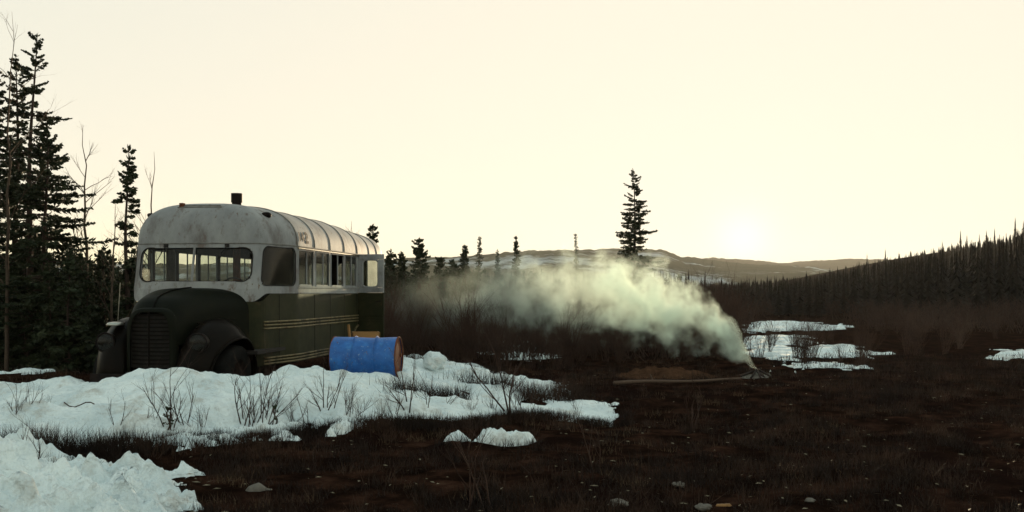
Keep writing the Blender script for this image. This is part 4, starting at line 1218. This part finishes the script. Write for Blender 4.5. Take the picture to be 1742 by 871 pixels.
# brush mass farther out on the flats (uncountable)
bv, bf, off = [], [], 0
rs = np.random.RandomState(9)
proto = []
for i in range(3):
    segs = []
    for s in range(26):
        az = rs.rand() * 6.28; k = rs.rand() * .6; d = np.array([math.cos(az) * k, math.sin(az) * k, 1.]); d /= np.linalg.norm(d)
        branching(segs, (rs.randn() * .35, rs.randn() * .35, 0), d, .5 + .5 * rs.rand(), .011, 1, rs, .35, .35, 3, .09, (3, 5))
    proto.append(tris_from_segments(segs, 3))
for k in range(1000):
    px = rnd.uniform(560, 1790); d = rnd.uniform(40, 110) if k % 3 else rnd.uniform(24, 50)
    if k % 3 == 0 and (px > 1270 or px < 640): continue
    if 1265 < px < 1450 and d < 64: continue
    x = (px - PXC) / FPX * d
    V, F = proto[rnd.randrange(3)]; a = rnd.uniform(0, 6); c, s = math.cos(a), math.sin(a); f = rnd.uniform(.6, 1.35) * (1 if d > 55 else .6)
    bv.append(np.stack([(V[:, 0] * c - V[:, 1] * s) * f * 1.9 + x, (V[:, 0] * s + V[:, 1] * c) * f * 1.9 + d, V[:, 2] * f + float(ground_h(x, d))], -1)); bf.append(F + off); off += len(V)
o = link_mesh('brush', make_mesh('brush', np.concatenate(bv), np.concatenate(bf), M['twig']))
tag(o, 'low bare brush covering the river flats', 'brush', kind='stuff')

# --- dead grass: short blades over the bare ground, taller fringe at the snow edge
rs = np.random.RandomState(21)
def blades(X, Y, H, Wd):
    n = len(X); Z = ground_h(X, Y)
    az = rs.rand(n) * 2 * PI; ln = rs.randn(n) * .6; la = rs.rand(n) * 2 * PI
    bx, by = np.cos(az) * Wd, np.sin(az) * Wd
    V = np.stack([np.stack([X - bx, Y - by, Z - .01], -1), np.stack([X + bx, Y + by, Z - .01], -1),
                  np.stack([X + np.cos(la) * ln * H, Y + np.sin(la) * ln * H, Z + H], -1)], 1).reshape(-1, 3)
    return V
N = 95000
D = 5.8 * (26 / 5.8) ** rs.rand(N); PX = rs.uniform(-60, 1800, N); X = (PX - PXC) / FPX * D; Y = D
nz = fbm(X * .9, Y * .9, 4)
poly1 = [W(a, b, d)[:2] for a, b, d in bank_poly]; poly2 = [W(a, b, d)[:2] for a, b, d in near_poly]
inside = (sd_poly(X, Y, poly1) > .06) | (sd_poly(X, Y, poly2) > .02)
keep = ~inside & (nz > -.25)
X, Y, nz = X[keep], Y[keep], nz[keep]
H = (.025 + .05 * rs.rand(len(X))) * (1 + 1.6 * np.clip(nz, 0, 1)) * (1 + .4 * (Y > 18)); Wd = .0022 + .00022 * Y
V1 = blades(X, Y, H, Wd)
# fringe tufts
fp = []
for (a, b, d), (a2, b2, d2) in zip(bank_poly[19:-1], bank_poly[20:]):
    for q in range(60):
        t = rs.rand(); dd = d + (d2 - d) * t - .12 + rs.randn() * .13; pp = a + (a2 - a) * t
        fp.append(((pp - PXC) / FPX * dd, dd))
fx, fy = [], []
for (x, y) in fp:
    m = rs.randint(14, 45); fx += list(x + rs.randn(m) * .05); fy += list(y + rs.randn(m) * .05)
for k in range(420):   # tussocks on the open ground
    d = 6.5 * (24 / 6.5) ** rs.rand(); x = (rs.uniform(330, 1790) - PXC) / FPX * d
    if float(sd_poly(np.array([x]), np.array([d]), poly1)[0]) > -.05: continue
    m = rs.randint(20, 60); fx += list(x + rs.randn(m) * .05); fy += list(d + rs.randn(m) * .05)
fh = list(.05 + .10 * rs.rand(len(fx)))
# brown tussocks melting out of the bank
for px, py, d, wx, hh in [(690, 676, 13.6, .16, .15), (740, 674, 13.7, .10, .14), (775, 672, 13.8, .12, .15), (825, 656, 15.4, .26, .22), (860, 660, 15.2, .10, .18), (905, 664, 14.9, .12, .15), (940, 668, 15.0, .30, .2), (962, 664, 15.4, .14, .2),
                          (705, 614, 17.6, .10, .2), (770, 622, 17.5, .16, .18), (830, 628, 17.6, .2, .15), (100, 745, 10.1, .5, .2), (20, 745, 10.1, .3, .2), (180, 752, 10.2, .3, .18), (120, 820, 8.9, .1, .12), (20, 800, 9.2, .15, .14)]:
    w_ = W(px, py, d); m = int(900 * wx ** .6)
    fx += list(w_[0] + rs.randn(m) * wx); fy += list(w_[1] + rs.randn(m) * .10); fh += list(.07 + hh * (.8 + .6 * rs.rand(m)))
fx, fy = np.array(fx), np.array(fy)
V2 = blades(fx, fy, np.array(fh), np.full(len(fx), .0045))
Va = np.concatenate([V1, V2])
o = link_mesh('dead_grass', make_mesh('dead_grass', Va, np.arange(len(Va)).reshape(-1, 3), M['grass'], k=3))
tag(o, 'short dead brown grass over the bare ground', 'grass', kind='stuff')
# paler straw tufts scattered over the ground
rs2 = np.random.RandomState(77); sx_, sy_ = [], []
M['straw'] = noise_mat('bleached_straw', [(0.3, (0.04, 0.024, 0.014)), (0.7, (0.14, 0.09, 0.05))], 2.0, 4, 0.9, 0.0)
for k in range(520):
    d = 6.3 * (26 / 6.3) ** rs2.rand(); x = (rs2.uniform(340, 1500) - PXC) / FPX * d
    if float(sd_poly(np.array([x]), np.array([d]), poly1)[0]) > -.05 or float(fbm(np.array([x * .8]), np.array([d * .8 + 5]), 3)[0]) < -.1: continue
    m = rs2.randint(8, 34); sx_ += list(x + rs2.randn(m) * .07); sy_ += list(d + rs2.randn(m) * .05)
sx_, sy_ = np.array(sx_), np.array(sy_)
Vs = blades(sx_, sy_, .03 + .07 * rs2.rand(len(sx_)), np.full(len(sx_), .003))
o = link_mesh('straw_grass', make_mesh('straw_grass', Vs, np.arange(len(Vs)).reshape(-1, 3), M['straw'], k=3))
tag(o, 'paler dry straw tufts scattered through the dark grass', 'grass', kind='stuff')
# leaf litter flecks
n = 520; D = 6.5 * (20 / 6.5) ** rs.rand(n); X = (rs.uniform(300, 1742, n) - PXC) / FPX * D
ok = sd_poly(X, D, poly1) < -.1; X, D = X[ok], D[ok]; n = len(X); Z = ground_h(X, D) + .03
a = rs.rand(n) * 6.28; L = .012 + .03 * rs.rand(n); wd = L * .3
c, s = np.cos(a), np.sin(a)
V = np.stack([np.stack([X - c * L, D - s * L, Z], -1), np.stack([X + s * wd, D - c * wd, Z + .008], -1), np.stack([X + c * L, D + s * L, Z + .004], -1), np.stack([X - s * wd, D + c * wd, Z + .002], -1)], 1).reshape(-1, 3)
o = link_mesh('leaf_litter', make_mesh('leaf_litter', V, np.arange(len(V)).reshape(-1, 4), M['leaf']))
tag(o, 'scattered dead leaves and chips on the bare ground', 'leaves', kind='stuff')
# stones
ST = [(1052, 857, .055, 'grey rounded stone near the bottom edge, right of the middle'), (1155, 826, .04, 'small pinkish stone above the bottom right row of stones'), (1197, 863, .045, 'stone just left of the bright yellow chip'),
      (1378, 852, .03, 'small stone right of the yellow chip at the bottom')]
for i, (px, py, r, lab) in enumerate(ST):
    x, y, z = site(px, py); o = ball('stone', (x, y, z + .02), r, 50 + i, (1.4, 1, .55), M['stone']); tag(o, lab, 'stone')
x, y, z = site(1230, 867)
mb = MB(); mb.add([(-.06, -.015, 0), (.05, -.02, 0), (.07, .01, .0), (-.05, .02, 0), (-.05, -.01, .014), (.045, -.012, .018), (.055, .008, .016), (-.045, .014, .012)], [(0, 1, 2, 3), (4, 7, 6, 5), (0, 4, 5, 1), (1, 5, 6, 2), (2, 6, 7, 3), (3, 7, 4, 0)])
o = mb.build('wood_chip', M['plywood']); o.location = (x, y, z + .045); tag(o, 'bright yellow split wood chip at the bottom edge', 'wood chip')
# bent stick on the snow
pts = []
for px, py in ((86, 677), (98, 678), (108, 685), (117, 692), (127, 694), (137, 690), (146, 686), (155, 686), (164, 691), (174, 698), (183, 702)):
    for k in range(40):
        d = 10 + k * .12; x, y, z = W(px, py, d)
        if z <= float(ground_h(x, y)) + .13: break
    pts.append((x, y, z + .01))
mb = MB(); mb.tube(pts, .007, 5); o = mb.build('bent_stick', M['twig'], smooth=True); tag(o, 'thin wavy dark stick lying on the snow at the left', 'stick')

# logs and campfire
x0, y0, z0 = site(1045, 655, hi=24); x1, y1, z1 = site(1262, 648, hi=24)
mb = MB(); P = []
for k in range(15):
    t = k / 14; xx = x0 + (x1 - x0) * t; yy = y0 + (y1 - y0) * t
    P.append((xx, yy, z0 + (z1 - z0) * t + .05 + .012 * math.sin(t * 8)))
mb.tube(P, [.036 - .016 * k / 14 for k in range(15)], 9)
lg = mb.build('fallen_log', M['wood'], smooth=True); tag(lg, 'long thin weathered log lying on the ground left of the smoking fire', 'log')
mb = MB(); mb.tube([P[4], (P[4][0] - .05, P[4][1] + .02, P[4][2] + .12)], [.02, .012], 6); mb.build('branch_stub', M['wood'], lg)
fx_, fy_, fz_ = site(1285, 641, hi=24)
camp = empty('campfire', (fx_, fy_, fz_), 0, 'small smouldering heap of sticks on the ground where the smoke starts', 'campfire')
for k in range(11):
    a = k * 2.4; r0 = .32 + .1 * math.sin(k * 3.1)
    mb = MB(); mb.tube([(math.cos(a) * r0, math.sin(a) * r0, .02), (math.cos(a + .3) * .05, math.sin(a + .3) * .05, .10 + .03 * (k % 3)), (math.cos(a + 3.3) * .12, math.sin(a + 3.3) * .12, .17 + .02 * (k % 2))], [.022, .02, .014], 6)
    mb.build('stick', M['char'] if k % 3 else M['wood'], camp, smooth=True)
mb = MB()
mb.lathe([(.34, 0), (.26, .03), (.12, .06), (.001, .07)], 'z', 20, cap=False); mb.build('ash_bed', M['stone'], camp, smooth=True)
# earth mound behind the log
V, F = snow_lump('m', [(-1.2, .1, .0), (-.7, .6, .09), (-.2, .8, .17), (.3, .8, .15), (.8, .5, .08), (1.2, .1, 0)], '', seed=31)
x, y, z = site(1140, 645, hi=24)
mnd = np_mesh('earth_mound', V, F, M['mound'], smooth=True, k=4); mnd.location = (x, y + .9, z); tag(mnd, 'low brown grassy mound behind the fallen log', 'mound')

# ------------------------------------------------------------------ smoke (volume drifting left from the fire)
def smoke():
    xl, xr = -4.4, 5.25; yn, yf = fy_ - .8, fy_ + 13.5
    c = ((xl + xr) / 2, (yn + yf) / 2, 1.95); d = (xr - xl, yf - yn, 3.9)
    mb = MB(); mb.box((0, 0, 0), d)
    # skew the box so it follows the drift
    m = bpy.data.materials.new('drifting_wood_smoke'); m.use_nodes = True; nt = m.node_tree; nt.nodes.clear()
    o = mb.build('smoke', m); o.location = c
    tag(o, 'pale smoke billowing left from the campfire', 'smoke', kind='stuff')
    N = nt.nodes.new; Lk = nt.links.new
    out = N('ShaderNodeOutputMaterial'); pv = N('ShaderNodeVolumePrincipled')
    pv.inputs['Color'].default_value = (0.87, 0.99, 0.89, 1); pv.inputs['Anisotropy'].default_value = 0.2
    Lk(pv.outputs[0], out.inputs['Volume'])
    geo = N('ShaderNodeNewGeometry'); sep = N('ShaderNodeSeparateXYZ'); Lk(geo.outputs['Position'], sep.inputs[0])
    def math_(op, a, b=None, c_=None):
        n = N('ShaderNodeMath'); n.operation = op
        for i, v in enumerate((a, b, c_)):
            if v is None: continue
            if isinstance(v, (int, float)): n.inputs[i].default_value = v
            else: Lk(v, n.inputs[i])
        return n.outputs[0]
    # warp
    nw = N('ShaderNodeTexNoise'); nw.inputs['Scale'].default_value = 1.0; nw.inputs['Detail'].default_value = 4
    Lk(geo.outputs['Position'], nw.inputs['Vector'])
    n1 = N('ShaderNodeTexNoise'); n1.inputs['Scale'].default_value = 1.9; n1.inputs['Detail'].default_value = 5; n1.inputs['Roughness'].default_value = .58
    Lk(geo.outputs['Position'], n1.inputs['Vector'])
    X = sep.outputs[0]; Y = sep.outputs[1]; Z = sep.outputs[2]
    u = math_('SQRT', math_('MAXIMUM', math_('DIVIDE', math_('SUBTRACT', fx_ + .06, X), 9.2), 0.0))
    def curve(pts, mul):
        fc = N('ShaderNodeFloatCurve'); cv = fc.mapping.curves[0]
        while len(cv.points) > 2: cv.points.remove(cv.points[1])
        cv.points[0].location = pts[0]; cv.points[-1].location = pts[-1]
        for p in pts[1:-1]: cv.points.new(*p)
        for p in cv.points: p.handle_type = 'AUTO_CLAMPED'
        fc.mapping.update(); Lk(u, fc.inputs['Value'])
        return math_('MULTIPLY', fc.outputs[0], mul)
    # control stations: (px, centre py, half height px, depth, density)
    st = [(1285, 640, 6, 0.0, 16), (1281, 624, 9, .05, 16), (1265, 602, 19, .15, 13), (1240, 572, 31, .4, 9.5), (1203, 548, 42, .8, 6.5), (1155, 532, 54, 1.4, 4.2), (1095, 513, 66, 2.2, 2.5),
          (1010, 498, 70, 3.6, 1.1), (920, 498, 64, 5.5, .55), (840, 506, 62, 7.5, .28), (760, 515, 58, 9.5, .11), (690, 520, 50, 11, .02)]
    P = []
    for px, py, hh, dd, de in st:
        d_ = fy_ + dd; x = (px - PXC) / FPX * d_
        uu = math.sqrt(max(0, (fx_ + .06 - x) / 9.2)); P.append((uu, (EYE - (py - HOR) / FPX * d_) / 3, hh / FPX * d_ / 3, dd / 12, de / 16))
    P[0] = (0, *P[0][1:]); P[-1] = (1, *P[-1][1:])
    zc = curve([(p[0], p[1]) for p in P], 3); R = curve([(p[0], p[2]) for p in P], 3); yc = curve([(p[0], p[3]) for p in P], 12); de = curve([(p[0], p[4]) for p in P], 16)
    dz = math_('DIVIDE', math_('SUBTRACT', Z, zc), R)
    dy = math_('DIVIDE', math_('SUBTRACT', math_('SUBTRACT', Y, fy_), yc), math_('MULTIPLY', R, 1.15))
    r = math_('SQRT', math_('ADD', math_('MULTIPLY', dz, dz), math_('MULTIPLY', dy, dy)))
    n2 = N('ShaderNodeTexNoise'); n2.inputs['Scale'].default_value = 5.0; n2.inputs['Detail'].default_value = 3; Lk(geo.outputs['Position'], n2.inputs['Vector'])
    r = math_('ADD', r, math_('MULTIPLY', math_('SUBTRACT', n1.outputs[0], .5), 3.0))
    r = math_('ADD', r, math_('MULTIPLY', math_('SUBTRACT', n2.outputs[0], .5), .9))
    edge = N('ShaderNodeMapRange'); edge.interpolation_type = 'SMOOTHSTEP'
    edge.inputs[1].default_value = 1.05; edge.inputs[2].default_value = .25; edge.inputs[3].default_value = 0; edge.inputs[4].default_value = 1
    Lk(r, edge.inputs[0])
    gate = math_('GREATER_THAN', fx_ + .30, X)
    puff = N('ShaderNodeMapRange'); puff.inputs[1].default_value = .36; puff.inputs[2].default_value = .62; puff.inputs[3].default_value = .25; puff.inputs[4].default_value = 1.5
    Lk(nw.outputs[0], puff.inputs[0])
    dens = math_('MULTIPLY', math_('MULTIPLY', math_('MULTIPLY', edge.outputs[0], de), puff.outputs[0]), gate)
    Lk(dens, pv.inputs['Density'])
    return o
smoke()

# ------------------------------------------------------------------ haze (one closed box of even air)
mb = MB(); mb.box((0, 0, 0), (6400, 6400, 170))
hm = bpy.data.materials.new('valley_haze'); hm.use_nodes = True; nt = hm.node_tree; nt.nodes.clear()
o_ = nt.nodes.new('ShaderNodeOutputMaterial'); pv = nt.nodes.new('ShaderNodeVolumePrincipled')
pv.inputs['Color'].default_value = (0.95, 0.93, 0.86, 1); pv.inputs['Density'].default_value = HAZE_DENSITY; pv.inputs['Anisotropy'].default_value = 0.25
nt.links.new(pv.outputs[0], o_.inputs['Volume'])
hz = mb.build('haze', hm); hz.location = (0, 300, 77)
tag(hz, 'thin evening haze in the valley', kind='stuff')
